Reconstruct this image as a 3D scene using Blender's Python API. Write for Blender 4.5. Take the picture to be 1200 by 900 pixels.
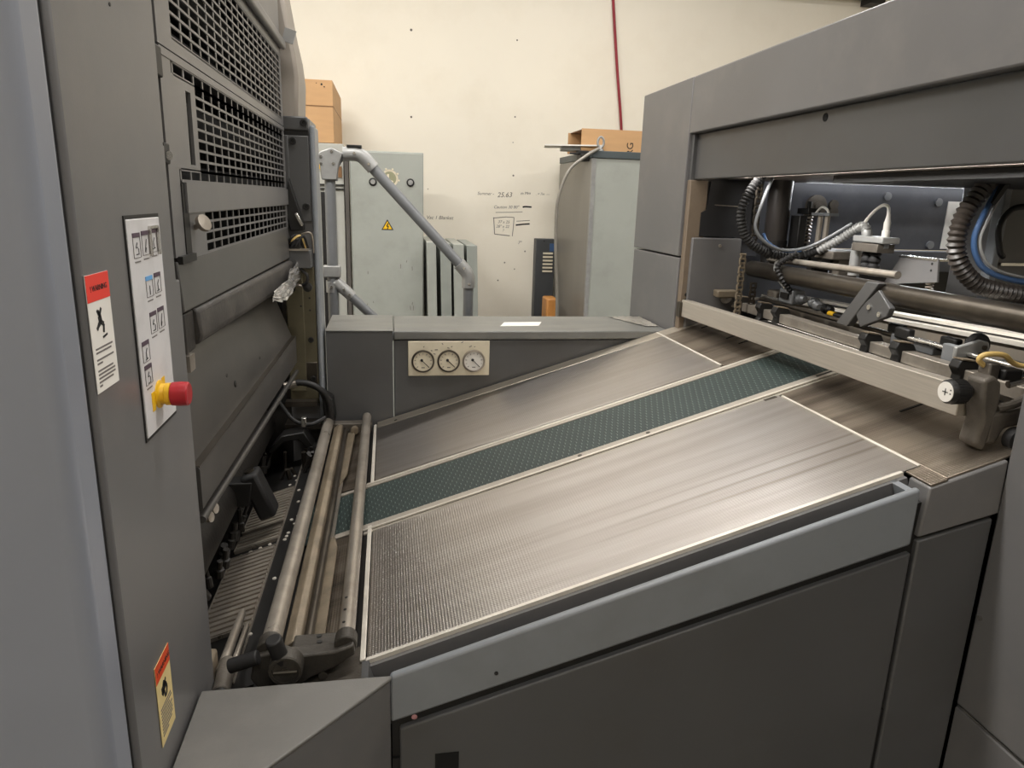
import bpy, math, random
from mathutils import Vector, Matrix
random.seed(7)
for _o in list(bpy.data.objects): bpy.data.objects.remove(_o)
SC = bpy.context.scene
COL = SC.collection
H = 1.6                      # eye height: z values below are given from eye level
# ---------------------------------------------------------------- camera
YAW, PITCH, ROLL = math.radians(10.016), math.radians(14.484), math.radians(1.756)
cam_d = bpy.data.cameras.new('camera'); cam_d.sensor_width = 36.0; cam_d.lens = 36.0*835.2/1200.0
cam_d.clip_start = 0.02; cam_d.clip_end = 60
cam = bpy.data.objects.new('camera', cam_d); COL.objects.link(cam)
_f = Vector((math.sin(YAW)*math.cos(PITCH), math.cos(YAW)*math.cos(PITCH), -math.sin(PITCH)))
_r = Vector((math.cos(YAW), -math.sin(YAW), 0)); _u = _r.cross(_f)
_r2 = _r*math.cos(ROLL)+_u*math.sin(ROLL); _u2 = -_r*math.sin(ROLL)+_u*math.cos(ROLL)
_m = Matrix((_r2, _u2, -_f)).transposed().to_4x4(); _m.translation = (0, 0, H)
cam.matrix_world = _m
SC.camera = cam
# ---------------------------------------------------------------- world, view
w = bpy.data.worlds.new('world'); SC.world = w; w.use_nodes = True
w.node_tree.nodes['Background'].inputs[0].default_value = (0.9, 0.95, 1.0, 1)
w.node_tree.nodes['Background'].inputs[1].default_value = 0.15
SC.view_settings.view_transform = 'Standard'; SC.view_settings.look = 'None'
SC.view_settings.gamma = 1.0; SC.view_settings.use_curve_mapping = False
SC.view_settings.exposure = 0.0
CEIL = 2.35                  # ceiling, above eye level
# fluorescent fixtures hang under the ceiling: x, y, length, watts
LAMPS = [(0.25, 1.45, 1.5, 42), (-1.75, 1.45, 1.5, 110), (1.3, 3.8, 1.5, 32), (-1.0, 3.8, 1.5, 32), (2.9, 1.45, 1.5, 60), (0.25, -1.1, 1.5, 22), (2.6, -1.1, 1.5, 12), (-2.2, -1.1, 1.5, 22)]

# ---------------------------------------------------------------- materials
MATS = {}
def lin(c):
    return tuple(((v/255.0)/12.92 if v/255.0 <= 0.04045 else ((v/255.0+0.055)/1.055)**2.4) for v in c)+(1.0,)
def mat(name, rgb, rough=0.5, metal=0.0, var=0.12, scale=6.0, bump=0.0, bscale=60.0, stretch=(1,1,1), spec=0.5, dirt=None, dirt_amt=0.0, dscale=3.0):
    if name in MATS: return MATS[name]
    m = bpy.data.materials.new(name); m.use_nodes = True; nt = m.node_tree; N = nt.nodes; L = nt.links
    b = N['Principled BSDF']; b.inputs['Roughness'].default_value = rough; b.inputs['Metallic'].default_value = metal
    b.inputs['Specular IOR Level'].default_value = spec
    c = lin(rgb)
    tc = N.new('ShaderNodeTexCoord'); mp = N.new('ShaderNodeMapping'); mp.inputs['Scale'].default_value = stretch
    L.new(tc.outputs['Object'], mp.inputs['Vector'])
    n = N.new('ShaderNodeTexNoise'); n.inputs['Scale'].default_value = scale; n.inputs['Detail'].default_value = 6
    L.new(mp.outputs['Vector'], n.inputs['Vector'])
    mx = N.new('ShaderNodeMix'); mx.data_type = 'RGBA'
    mx.inputs['A'].default_value = tuple(v*(1-var) for v in c[:3])+(1,)
    mx.inputs['B'].default_value = tuple(min(1, v*(1+var)) for v in c[:3])+(1,)
    rp = N.new('ShaderNodeMapRange'); rp.inputs['From Min'].default_value = 0.3; rp.inputs['From Max'].default_value = 0.7
    L.new(n.outputs['Fac'], rp.inputs['Value']); L.new(rp.outputs['Result'], mx.inputs['Factor'])
    out = mx.outputs['Result']
    if dirt is not None:
        n2 = N.new('ShaderNodeTexNoise'); n2.inputs['Scale'].default_value = dscale; n2.inputs['Detail'].default_value = 8; n2.inputs['Roughness'].default_value = 0.65
        L.new(mp.outputs['Vector'], n2.inputs['Vector'])
        r2 = N.new('ShaderNodeMapRange'); r2.inputs['From Min'].default_value = 0.48; r2.inputs['From Max'].default_value = 0.72; r2.inputs['To Max'].default_value = dirt_amt
        L.new(n2.outputs['Fac'], r2.inputs['Value'])
        m2 = N.new('ShaderNodeMix'); m2.data_type = 'RGBA'; m2.inputs['B'].default_value = lin(dirt)
        L.new(out, m2.inputs['A']); L.new(r2.outputs['Result'], m2.inputs['Factor']); out = m2.outputs['Result']
    L.new(out, b.inputs['Base Color'])
    rr = N.new('ShaderNodeMapRange'); rr.inputs['To Min'].default_value = max(0.03, rough-0.07); rr.inputs['To Max'].default_value = min(1, rough+0.07)
    L.new(n.outputs['Fac'], rr.inputs['Value']); L.new(rr.outputs['Result'], b.inputs['Roughness'])
    if bump > 0:
        n3 = N.new('ShaderNodeTexNoise'); n3.inputs['Scale'].default_value = bscale; n3.inputs['Detail'].default_value = 3
        L.new(mp.outputs['Vector'], n3.inputs['Vector'])
        bp = N.new('ShaderNodeBump'); bp.inputs['Strength'].default_value = bump; bp.inputs['Distance'].default_value = 0.002
        L.new(n3.outputs['Fac'], bp.inputs['Height']); L.new(bp.outputs['Normal'], b.inputs['Normal'])
    MATS[name] = m
    return m
def emis(name, rgb, strength):
    m = bpy.data.materials.new(name); m.use_nodes = True; b = m.node_tree.nodes['Principled BSDF']
    b.inputs['Base Color'].default_value = lin(rgb); b.inputs['Emission Color'].default_value = lin(rgb); b.inputs['Emission Strength'].default_value = strength
    MATS[name] = m; return m
def studded(name, rgb, rough, pitch, height, soil, soil_amt, metal=1.0, streak=1.0, tracks=False):
    """Rolled sheet metal with small raised studs in staggered rows, worn and soiled along the paper's travel."""
    m = bpy.data.materials.new(name); m.use_nodes = True; nt = m.node_tree; N = nt.nodes; L = nt.links
    b = N['Principled BSDF']; b.inputs['Metallic'].default_value = metal
    tc = N.new('ShaderNodeTexCoord'); sp = N.new('ShaderNodeSeparateXYZ'); L.new(tc.outputs['Object'], sp.inputs['Vector'])
    def mth(op, a, bb=None):
        q = N.new('ShaderNodeMath'); q.operation = op
        for i, v in enumerate((a, bb)):
            if v is None: continue
            if isinstance(v, (int, float)): q.inputs[i].default_value = v
            else: L.new(v, q.inputs[i])
        return q.outputs[0]
    k = 2*math.pi/pitch
    u = mth('MULTIPLY', sp.outputs['X'], k/0.953); v = mth('MULTIPLY', sp.outputs['Y'], k)
    s1 = mth('SINE', mth('ADD', u, v)); s2 = mth('SINE', mth('SUBTRACT', u, v))
    hgt = mth('MAXIMUM', mth('MULTIPLY', s1, s2), 0.0)
    bp = N.new('ShaderNodeBump'); bp.inputs['Strength'].default_value = 1.0; bp.inputs['Distance'].default_value = height
    L.new(hgt, bp.inputs['Height']); L.new(bp.outputs['Normal'], b.inputs['Normal'])
    mp = N.new('ShaderNodeMapping'); mp.inputs['Scale'].default_value = (0.9, 7.0*streak, 0.9); L.new(tc.outputs['Object'], mp.inputs['Vector'])
    n = N.new('ShaderNodeTexNoise'); n.inputs['Scale'].default_value = 1.7; n.inputs['Detail'].default_value = 7; n.inputs['Roughness'].default_value = 0.6
    L.new(mp.outputs['Vector'], n.inputs['Vector'])
    r = N.new('ShaderNodeMapRange'); r.inputs['From Min'].default_value = 0.4; r.inputs['From Max'].default_value = 0.68; r.inputs['To Max'].default_value = soil_amt
    L.new(n.outputs['Fac'], r.inputs['Value'])
    mx = N.new('ShaderNodeMix'); mx.data_type = 'RGBA'; mx.inputs['A'].default_value = lin(rgb); mx.inputs['B'].default_value = lin(soil)
    fac = r.outputs['Result']
    if tracks:                       # dark rub marks left by paper edges near the feeder end
        y1 = mth('ADD', sp.outputs['Y'], 0.425)
        st = mth('POWER', mth('MAXIMUM', mth('SINE', mth('ADD', mth('MULTIPLY', y1, 2*math.pi/0.034), mth('MULTIPLY', n.outputs['Fac'], 2.5))), 0.0), 3.0)
        env = mth('POWER', 2.718, mth('MULTIPLY', mth('MULTIPLY', y1, y1), -420.0))
        xs = N.new('ShaderNodeMapRange'); xs.interpolation_type = 'SMOOTHSTEP'; xs.inputs['From Min'].default_value = -0.25; xs.inputs['From Max'].default_value = 0.40; L.new(sp.outputs['X'], xs.inputs['Value'])
        fac = mth('MINIMUM', mth('ADD', fac, mth('MULTIPLY', mth('MULTIPLY', st, env), mth('MULTIPLY', xs.outputs['Result'], 0.9))), 1.0)
    L.new(fac, mx.inputs['Factor']); L.new(mx.outputs['Result'], b.inputs['Base Color'])
    rr = N.new('ShaderNodeMapRange'); rr.inputs['To Min'].default_value = rough-0.05; rr.inputs['To Max'].default_value = rough+0.12
    L.new(n.outputs['Fac'], rr.inputs['Value']); L.new(rr.outputs['Result'], b.inputs['Roughness'])
    MATS[name] = m; return m
def belt_mat(name):
    """Green rubber belt with rows of small suction holes and highlights painted on their rims."""
    m = bpy.data.materials.new(name); m.use_nodes = True; nt = m.node_tree; N = nt.nodes; L = nt.links
    b = N['Principled BSDF']; b.inputs['Roughness'].default_value = 0.55
    tc = N.new('ShaderNodeTexCoord'); sp = N.new('ShaderNodeSeparateXYZ'); L.new(tc.outputs['Object'], sp.inputs['Vector'])
    def mth(op, a, bb=None):
        q = N.new('ShaderNodeMath'); q.operation = op
        for i, v in enumerate((a, bb)):
            if v is None: continue
            if isinstance(v, (int, float)): q.inputs[i].default_value = v
            else: L.new(v, q.inputs[i])
        return q.outputs[0]
    row = mth('MULTIPLY', sp.outputs['Y'], 1/0.0155); fr = mth('FRACT', row)
    par = mth('FRACT', mth('MULTIPLY', mth('FLOOR', row), 0.618))
    cx = mth('FRACT', mth('ADD', mth('MULTIPLY', sp.outputs['X'], 1/0.0135), par))
    dx = mth('MULTIPLY', mth('SUBTRACT', cx, 0.5), 1.35); dy = mth('SUBTRACT', fr, 0.5)
    d = mth('SQRT', mth('ADD', mth('MULTIPLY', dx, dx), mth('MULTIPLY', dy, dy)))
    hole = mth('LESS_THAN', d, 0.21)
    rim_glint = mth('MULTIPLY', mth('LESS_THAN', d, 0.36), mth('GREATER_THAN', dx, 0.12))  # pale crescent paints a highlight beside each hole
    n = N.new('ShaderNodeTexNoise'); n.inputs['Scale'].default_value = 14; n.inputs['Detail'].default_value = 6; L.new(tc.outputs['Object'], n.inputs['Vector'])
    m0 = N.new('ShaderNodeMix'); m0.data_type = 'RGBA'; m0.inputs['A'].default_value = lin((31, 43, 41)); m0.inputs['B'].default_value = lin((46, 60, 57)); L.new(n.outputs['Fac'], m0.inputs['Factor'])
    m1 = N.new('ShaderNodeMix'); m1.data_type = 'RGBA'; m1.inputs['B'].default_value = lin((150, 164, 158)); L.new(m0.outputs['Result'], m1.inputs['A']); L.new(mth('MULTIPLY', rim_glint, 0.4), m1.inputs['Factor'])
    m2 = N.new('ShaderNodeMix'); m2.data_type = 'RGBA'; m2.inputs['B'].default_value = lin((22, 30, 28)); L.new(m1.outputs['Result'], m2.inputs['A']); L.new(hole, m2.inputs['Factor'])
    L.new(m2.outputs['Result'], b.inputs['Base Color'])
    bp = N.new('ShaderNodeBump'); bp.inputs['Strength'].default_value = 0.6; bp.inputs['Distance'].default_value = 0.001; bp.invert = True
    L.new(hole, bp.inputs['Height']); L.new(bp.outputs['Normal'], b.inputs['Normal'])
    MATS[name] = m; return m

PAINT = mat('anthracite_paint', (104, 103, 103), 0.36, var=0.08, scale=2.5, bump=0.05, bscale=700, dirt=(136, 131, 125), dirt_amt=0.3, dscale=4)
PAINT_D = mat('dark_grey_paint', (79, 79, 79), 0.38, var=0.08, scale=3, bump=0.05, bscale=700, dirt=(70, 67, 63), dirt_amt=0.4, dscale=5)
PAINT_L = mat('mid_grey_paint', (128, 132, 136), 0.38, var=0.06, scale=3, bump=0.04, bscale=700, dirt=(90, 88, 84), dirt_amt=0.25, dscale=4)
PAINT_B = mat('blue_grey_paint', (134, 138, 147), 0.36, var=0.06, scale=2.5, bump=0.04, bscale=600)
GREEN_G = mat('grey_green_enamel', (160, 163, 156), 0.4, var=0.05, scale=4, dirt=(128, 130, 122), dirt_amt=0.3, dscale=6)
GREEN_D = mat('dark_enamel', (70, 78, 80), 0.45)
GUARD_D = mat('sooty_guard_paint', (60, 58, 56), 0.38, var=0.10, scale=4, bump=0.05, bscale=600, dirt=(84, 78, 72), dirt_amt=0.35, dscale=5)
GUARD_M = mat('worn_guard_paint', (78, 77, 75), 0.38, var=0.12, scale=4, bump=0.05, bscale=600, dirt=(104, 98, 92), dirt_amt=0.35, dscale=6)
BLACK = mat('black_metal', (20, 19, 18), 0.5, var=0.25, scale=20)
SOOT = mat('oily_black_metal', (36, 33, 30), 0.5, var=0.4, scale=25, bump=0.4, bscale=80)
RUB = mat('black_rubber', (28, 27, 27), 0.6)
DARKHOLE = mat('void_shade', (6, 6, 6), 0.9)  # near-black puts the shade of hollows into the colour
STEEL = mat('worn_steel', (164, 156, 145), 0.3, metal=0.55, var=0.15, scale=15, bump=0.1, bscale=150, dirt=(90, 78, 62), dirt_amt=0.5, dscale=9)
STEEL_B = mat('bright_steel', (205, 203, 198), 0.25, metal=0.95, var=0.08, scale=15)
STEEL_D = mat('dark_oiled_steel', (92, 86, 78), 0.32, metal=0.85, var=0.2, scale=12, dirt=(50, 44, 38), dirt_amt=0.5, dscale=8)
ALU = mat('brushed_aluminium', (176, 168, 156), 0.38, metal=0.3, var=0.08, scale=8, stretch=(40, 1, 40))
CAST = mat('grey_casting', (98, 92, 84), 0.55, metal=0.35, var=0.2, scale=30, bump=0.35, bscale=220, dirt=(48, 42, 36), dirt_amt=0.6, dscale=12)
CAST_D = mat('oily_dark_casting', (70, 66, 60), 0.5, metal=0.35, var=0.2, scale=30, bump=0.35, bscale=220, dirt=(36, 32, 28), dirt_amt=0.6, dscale=12)
TAN = mat('tan_worn_plate', (128, 116, 98), 0.55, metal=0.2, var=0.15, scale=20, bump=0.2, bscale=200, dirt=(70, 62, 52), dirt_amt=0.5, dscale=14)
OLIVE = mat('oily_olive_plate', (98, 92, 72), 0.45, metal=0.2, var=0.2, scale=8, dirt=(60, 54, 42), dirt_amt=0.5, dscale=10)
WHITE = mat('white_plastic', (226, 222, 214), 0.4, var=0.03)
CREAM = mat('cream_plate', (222, 212, 188), 0.45, var=0.04, scale=10, dirt=(150, 138, 112), dirt_amt=0.2, dscale=25)
PANEL = mat('control_foil', (214, 212, 212), 0.42, var=0.03, scale=12, dirt=(150, 146, 144), dirt_amt=0.25, dscale=20)
INK = mat('black_ink', (24, 23, 24), 0.6)
INKG = mat('grey_print', (110, 104, 100), 0.6)
INKW = mat('faded_marker', (98, 92, 84), 0.8)
RED = mat('red_plastic', (168, 32, 40), 0.35, var=0.12, scale=20)
REDP = mat('red_print', (226, 58, 44), 0.5)
ORGP = mat('orange_print', (214, 74, 30), 0.5)
YEL = mat('yellow_plastic', (226, 178, 32), 0.4, var=0.12, scale=30)
YELP = mat('yellow_print', (240, 190, 20), 0.5)
BLUEP = mat('blue_print', (96, 160, 214), 0.5)
PURP = mat('violet_print', (78, 60, 74), 0.5)
PAPER = mat('white_paper', (232, 228, 220), 0.7, var=0.02)
YPAPER = mat('yellowed_paper', (222, 200, 140), 0.6, var=0.04)
CARD = mat('cardboard', (192, 152, 108), 0.75, var=0.06, scale=5, stretch=(1, 1, 6), bump=0.05, bscale=200)
CARD_D = mat('cardboard_inside', (120, 88, 58), 0.8)
WOOD = mat('orange_wood', (190, 130, 66), 0.5, var=0.12, scale=6, stretch=(6, 6, 1))
GALV = mat('galvanised_grey', (120, 122, 124), 0.42, metal=0.2, var=0.10, scale=14)
GALV_L = mat('cast_aluminium_fitting', (158, 158, 156), 0.42, metal=0.35, var=0.10, scale=30)
REDCORD = mat('red_cord', (140, 36, 48), 0.6)
FOIL = mat('crumpled_film', (214, 212, 210), 0.22, metal=0.7, var=0.2, scale=40)
BLUE = mat('blue_tube', (64, 92, 132), 0.4)
COPPER = mat('yellow_wire', (206, 176, 110), 0.45)
BOARD = studded('studded_steel_sheet', (192, 187, 182), 0.28, 0.0098, 0.00034, (150, 140, 130), 0.42, streak=2.2, tracks=True)
BOARD_R = studded('soiled_studded_steel', (164, 153, 139), 0.36, 0.0098, 0.0004, (66, 55, 46), 0.85, streak=1.2)
BOARD_P = mat('plain_steel_margin', (205, 196, 182), 0.38, metal=0.9, var=0.08, scale=6, stretch=(1, 8, 1))
STRIP = mat('pale_edge_strip', (222, 216, 204), 0.4, metal=0.3, var=0.08, scale=12, dirt=(150, 140, 126), dirt_amt=0.35, dscale=10)
BELT = belt_mat('green_suction_belt')
WALLM = mat('cream_wall_paint', (236, 229, 213), 0.75, var=0.025, scale=1.2, bump=0.05, bscale=40, dirt=(214, 202, 180), dirt_amt=0.22, dscale=2.2)
FLOORM = mat('grey_concrete', (120, 116, 110), 0.6, var=0.15, scale=3, bump=0.2, bscale=30)
CEILM = mat('white_ceiling', (225, 222, 215), 0.85, var=0.03)
TUBE_E = emis('fluorescent_tube', (240, 244, 255), 14.0)

# ---------------------------------------------------------------- mesh builder
class MB:
    def __init__(s): s.v = []; s.f = []
    def add(s, vs, fs):
        o = len(s.v); s.v += [tuple(p) for p in vs]; s.f += [tuple(i+o for i in q) for q in fs]; return s
    def box(s, a, b):
        x0, y0, z0 = a; x1, y1, z1 = b
        if x0 > x1: x0, x1 = x1, x0
        if y0 > y1: y0, y1 = y1, y0
        if z0 > z1: z0, z1 = z1, z0
        return s.add([(x0,y0,z0),(x1,y0,z0),(x1,y1,z0),(x0,y1,z0),(x0,y0,z1),(x1,y0,z1),(x1,y1,z1),(x0,y1,z1)],
                     [(3,2,1,0),(4,5,6,7),(0,1,5,4),(1,2,6,5),(2,3,7,6),(3,0,4,7)])
    def obox(s, c, ax, ay, az):
        c = Vector(c); ax = Vector(ax); ay = Vector(ay); az = Vector(az)
        P = [c+ax*i+ay*j+az*k for k in (-1, 1) for (i, j) in ((-1,-1),(1,-1),(1,1),(-1,1))]
        return s.add(P, [(3,2,1,0),(4,5,6,7),(0,1,5,4),(1,2,6,5),(2,3,7,6),(3,0,4,7)])
    def bar(s, p, q, wdt, hgt, up=(0,0,1)):
        p = Vector(p); q = Vector(q); d = (q-p); l = d.length; d.normalize(); u = Vector(up)
        sd = d.cross(u).normalized(); u = sd.cross(d)
        return s.obox((p+q)/2, d*l/2, sd*wdt/2, u*hgt/2)
    def prism(s, poly, plane, a, b):
        """poly: 2D points; plane 'xz' extrudes along y, 'xy' along z, 'yz' along x."""
        def P(p, t):
            return {'xz': (p[0], t, p[1]), 'xy': (p[0], p[1], t), 'yz': (t, p[0], p[1])}[plane]
        n = len(poly); vs = [P(p, a) for p in poly]+[P(p, b) for p in poly]
        area = sum(poly[i][0]*poly[(i+1)%n][1]-poly[(i+1)%n][0]*poly[i][1] for i in range(n))
        flip = (area > 0) ^ (b > a) ^ (plane == 'xz')
        bot = tuple(range(n)); top = tuple(range(n, 2*n))
        fs = [bot[::-1], top]+[(i, (i+1)%n, n+(i+1)%n, n+i) for i in range(n)]
        if flip: fs = [q[::-1] for q in fs]
        return s.add(vs, fs)
    def tube(s, pts, r, seg=12, caps=True):
        pts = [Vector(p) for p in pts]; n = len(pts); rs = r if isinstance(r, (list, tuple)) else [r]*n
        T = []
        for i in range(n):
            a = pts[max(0, i-1)]; b = pts[min(n-1, i+1)]; T.append((b-a).normalized())
        u = T[0].orthogonal().normalized(); vs = []
        for i in range(n):
            u = (u-T[i]*u.dot(T[i])).normalized(); v = T[i].cross(u)
            for k in range(seg):
                an = 2*math.pi*k/seg; vs.append(pts[i]+(u*math.cos(an)+v*math.sin(an))*rs[i])
        fs = []
        for i in range(n-1):
            for k in range(seg):
                a = i*seg+k; b = i*seg+(k+1)%seg; fs.append((a, b, b+seg, a+seg))
        if caps: fs.append(tuple(range(seg))[::-1]); fs.append(tuple(range((n-1)*seg, n*seg)))
        return s.add(vs, fs)
    def cyl(s, p, q, r, r2=None, seg=20): return s.tube([p, q], [r, r if r2 is None else r2], seg)
    def lathe(s, prof, o, axis, seg=24):
        """prof: (radius, height) pairs along axis from o."""
        o = Vector(o); ax = Vector(axis).normalized()
        return s.tube_prof([(o+ax*h, max(r, 1e-5)) for r, h in prof], ax, seg)
    def tube_prof(s, pr, ax, seg):
        u = ax.orthogonal().normalized(); v = ax.cross(u); vs = []; n = len(pr)
        for c, r in pr:
            for k in range(seg):
                an = 2*math.pi*k/seg; vs.append(c+(u*math.cos(an)+v*math.sin(an))*r)
        fs = []
        for i in range(n-1):
            for k in range(seg):
                a = i*seg+k; b = i*seg+(k+1)%seg; fs.append((a, b, b+seg, a+seg))
        fs.append(tuple(range(seg))[::-1]); fs.append(tuple(range((n-1)*seg, n*seg)))
        return s.add(vs, fs)
    def loft(s, p0, y0, p1, y1):
        """Between two xz profiles of equal length at y0 and y1."""
        n = len(p0); vs = [(p[0], y0, p[1]) for p in p0]+[(p[0], y1, p[1]) for p in p1]
        area = sum(p0[i][0]*p0[(i+1)%n][1]-p0[(i+1)%n][0]*p0[i][1] for i in range(n))
        fs = [tuple(range(n))[::-1], tuple(range(n, 2*n))]+[(i, (i+1)%n, n+(i+1)%n, n+i) for i in range(n)]
        if area < 0: fs = [q[::-1] for q in fs]
        return s.add(vs, [q[::-1] for q in fs])
    def build(s, name, m, parent=None, bevel=0.0, smooth=True, loc=None, seg=2):
        o3 = world_loc(parent) if parent is not None else Vector(loc if loc is not None else (0, 0, 0))
        if parent is None and loc is not None: o3 = Vector(loc)
        me = bpy.data.meshes.new(name)
        me.from_pydata([(x-o3.x, y-o3.y, z+H-o3.z) for x, y, z in s.v], [], s.f)
        me.validate(); me.update()
        me.materials.append(m)
        if smooth:
            me.polygons.foreach_set('use_smooth', [True]*len(me.polygons)); me.set_sharp_from_angle(angle=math.radians(35))
        ob = bpy.data.objects.new(name, me); COL.objects.link(ob)
        if parent is not None: ob.parent = parent
        else: ob.location = o3
        if bevel > 0:
            bm = ob.modifiers.new('bevel', 'BEVEL'); bm.width = bevel; bm.segments = seg; bm.limit_method = 'ANGLE'; bm.angle_limit = math.radians(30); bm.harden_normals = False
        return ob
def world_loc(o):
    l = Vector(o.location)
    while o.parent is not None:
        o = o.parent; l = l+Vector(o.location)
    return l
def tag(o, label=None, cat=None, group=None, kind=None):
    if label: o['label'] = label
    if cat: o['category'] = cat
    if group: o['group'] = group
    if kind: o['kind'] = kind
    return o
def thing(name, label, cat, loc, group=None):
    o = bpy.data.objects.new(name, None); COL.objects.link(o); o.empty_display_size = 0.1
    o.location = (loc[0], loc[1], loc[2]+H)
    return tag(o, label, cat, group)
def spline(pts, n=10):
    """Catmull-Rom through pts."""
    P = [Vector(p) for p in pts]; P = [P[0]*2-P[1]]+P+[P[-1]*2-P[-2]]; out = []
    for i in range(1, len(P)-2):
        for k in range(n):
            t = k/n; a, b, c, d = P[i-1], P[i], P[i+1], P[i+2]
            out.append(0.5*((2*b)+(c-a)*t+(2*a-5*b+4*c-d)*t*t+(3*b-a-3*c+d)*t**3))
    out.append(P[-2]); return out
def resample(pts, step):
    out = [pts[0]]; acc = 0.0
    for a, b in zip(pts, pts[1:]):
        l = (b-a).length
        while acc+l >= step:
            t = (step-acc)/l; a = a.lerp(b, t); out.append(a); l = (b-a).length; acc = 0.0
        acc += l
    return out
def corrugated(mb, pts, r, pitch=0.009, depth=0.2, seg=14):
    q = resample(spline(pts, 14), pitch/4.0); rs = [r*(1-depth*(0, 0.5, 1, 0.5)[i % 4]) for i in range(len(q))]
    return mb.tube(q, rs, seg)
def text(body, size, o, ux, uy, m, parent, name, depth=0.0002, shear=0.0, align='LEFT', sx=1.0):
    """Flat lettering: o is the baseline origin, ux and uy the reading and up directions."""
    cu = bpy.data.curves.new(name, 'FONT'); cu.body = body; cu.size = size; cu.shear = shear; cu.align_x = align; cu.extrude = depth
    ob = bpy.data.objects.new(name, cu); COL.objects.link(ob)
    bpy.context.view_layer.update()
    me = bpy.data.meshes.new_from_object(ob.evaluated_get(bpy.context.evaluated_depsgraph_get()))
    bpy.data.objects.remove(ob)
    ux = Vector(ux).normalized(); uy = Vector(uy).normalized(); uz = ux.cross(uy); O = Vector((o[0], o[1], o[2]+H))-world_loc(parent)
    for v in me.vertices: v.co = O+ux*v.co.x*sx+uy*v.co.y+uz*v.co.z
    me.materials.clear(); me.materials.append(m)
    t = bpy.data.objects.new(name, me); COL.objects.link(t); t.parent = parent
    return t
TH = math.radians(17.632); TT = math.tan(TH)
def bz(x): return -0.6558+TT*x                     # height of the feed board surface
def SB(x, y, n=0.0): return (x-n*math.sin(TH), y, bz(x)+n*math.cos(TH))
def slab(mb, x0, x1, y0, y1, n0, n1):
    """A plate lying on the inclined board, n0..n1 above its surface."""
    P = [SB(x0, 0, n0), SB(x1, 0, n0), SB(x1, 0, n1), SB(x0, 0, n1)]
    return mb.prism([(p[0], p[2]) for p in P], 'xz', y0, y1)
def bolt(name, p, ax, r, h, parent, m=None):
    mb = MB(); a = Vector(ax).normalized(); mb.lathe([(r, 0), (r, h*0.8), (r*0.9, h), (r*0.55, h), (r*0.5, h*0.4)], p, a, 16)
    return mb.build(name, m or BLACK, parent)
FL = -H                                            # floor level, from eye level
# ================================================================ the room
def room(name, a, b, m):
    return tag(MB().box(a, b).build(name, m, None, smooth=False), kind='structure')
YW = 5.6
room('floor', (-4, -3.5, FL-0.1), (6, YW, FL), FLOORM)
room('ceiling', (-4, -3.5, CEIL), (6, YW, CEIL+0.1), CEILM)
wall_back = room('wall_back', (-4.1, YW, FL), (6.1, YW+0.12, CEIL), WALLM)
room('wall_left', (-4.1, -3.5, FL), (-4, YW, CEIL), WALLM)
room('wall_right', (6, -3.5, FL), (6.1, YW, CEIL), WALLM)
room('wall_front', (-4.1, -3.6, FL), (6.1, -3.5, CEIL), WALLM)
def light_fixture(i, x, y, ln, watts):
    t = thing('ceiling_lamp', 'long fluorescent ceiling lamp '+('straight above the feed board', 'above the printing press', 'above the tall cabinet', 'above the electrical cabinet', 'above the sheet feeder', 'over the aisle facing the feed board', 'over the aisle facing the sheet feeder', 'over the aisle facing the press')[i], 'lamp', (x, y, CEIL-0.12), 'fluorescent ceiling lamps')
    MB().prism([(y-0.16, CEIL), (y-0.12, CEIL-0.08), (y+0.12, CEIL-0.08), (y+0.16, CEIL)], 'yz', x-ln/2, x+ln/2).build('housing', WHITE, t)
    for s in (-0.06, 0.06):
        MB().cyl((x-ln/2+0.03, y+s, CEIL-0.1), (x+ln/2-0.03, y+s, CEIL-0.1), 0.013, seg=10).build('tube', TUBE_E, t)
    ld = bpy.data.lights.new('lamp_light', 'AREA'); ld.shape = 'RECTANGLE'; ld.size = ln; ld.size_y = 0.28; ld.energy = watts; ld.color = (1.0, 0.965, 0.915)
    lo = bpy.data.objects.new('lamp_light', ld); COL.objects.link(lo); lo.parent = t; lo.location = (0, 0, -0.02)
for i, a in enumerate(LAMPS): light_fixture(i, *a)

# ================================================================ printing press (left)
press = thing('printing_press', 'large dark grey printing press with slotted guards and red stop button', 'machine', (-0.55, 1.4, FL))
MB().box((-1.3, 0.608, FL), (-0.262, 0.664, 0.55)).build('front_cover', PAINT_B, press, bevel=0.014, seg=4)
MB().box((-1.3, 0.672, FL), (-0.262, 0.955, 0.55)).build('side_cover', PAINT, press, bevel=0.005)
MB().box((-0.5, 0.957, -0.108), (-0.268, 0.964, 0.55)).build('edge_strip', PAINT, press, bevel=0.002)
MB().box((-0.5, 0.956, FL), (-0.266, 0.982, -0.112)).build('edge_strip', PAINT, press, bevel=0.002)
MB().box((-1.3, 0.664, FL), (-0.268, 0.672, 0.55)).build('seal_strip', RUB, press)
XF = -0.2615
def face_quad(y0, y1, z0, z1, x=XF, t=0.0006): return MB().box((x, y0, z0), (x+t, y1, z1))
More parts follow.
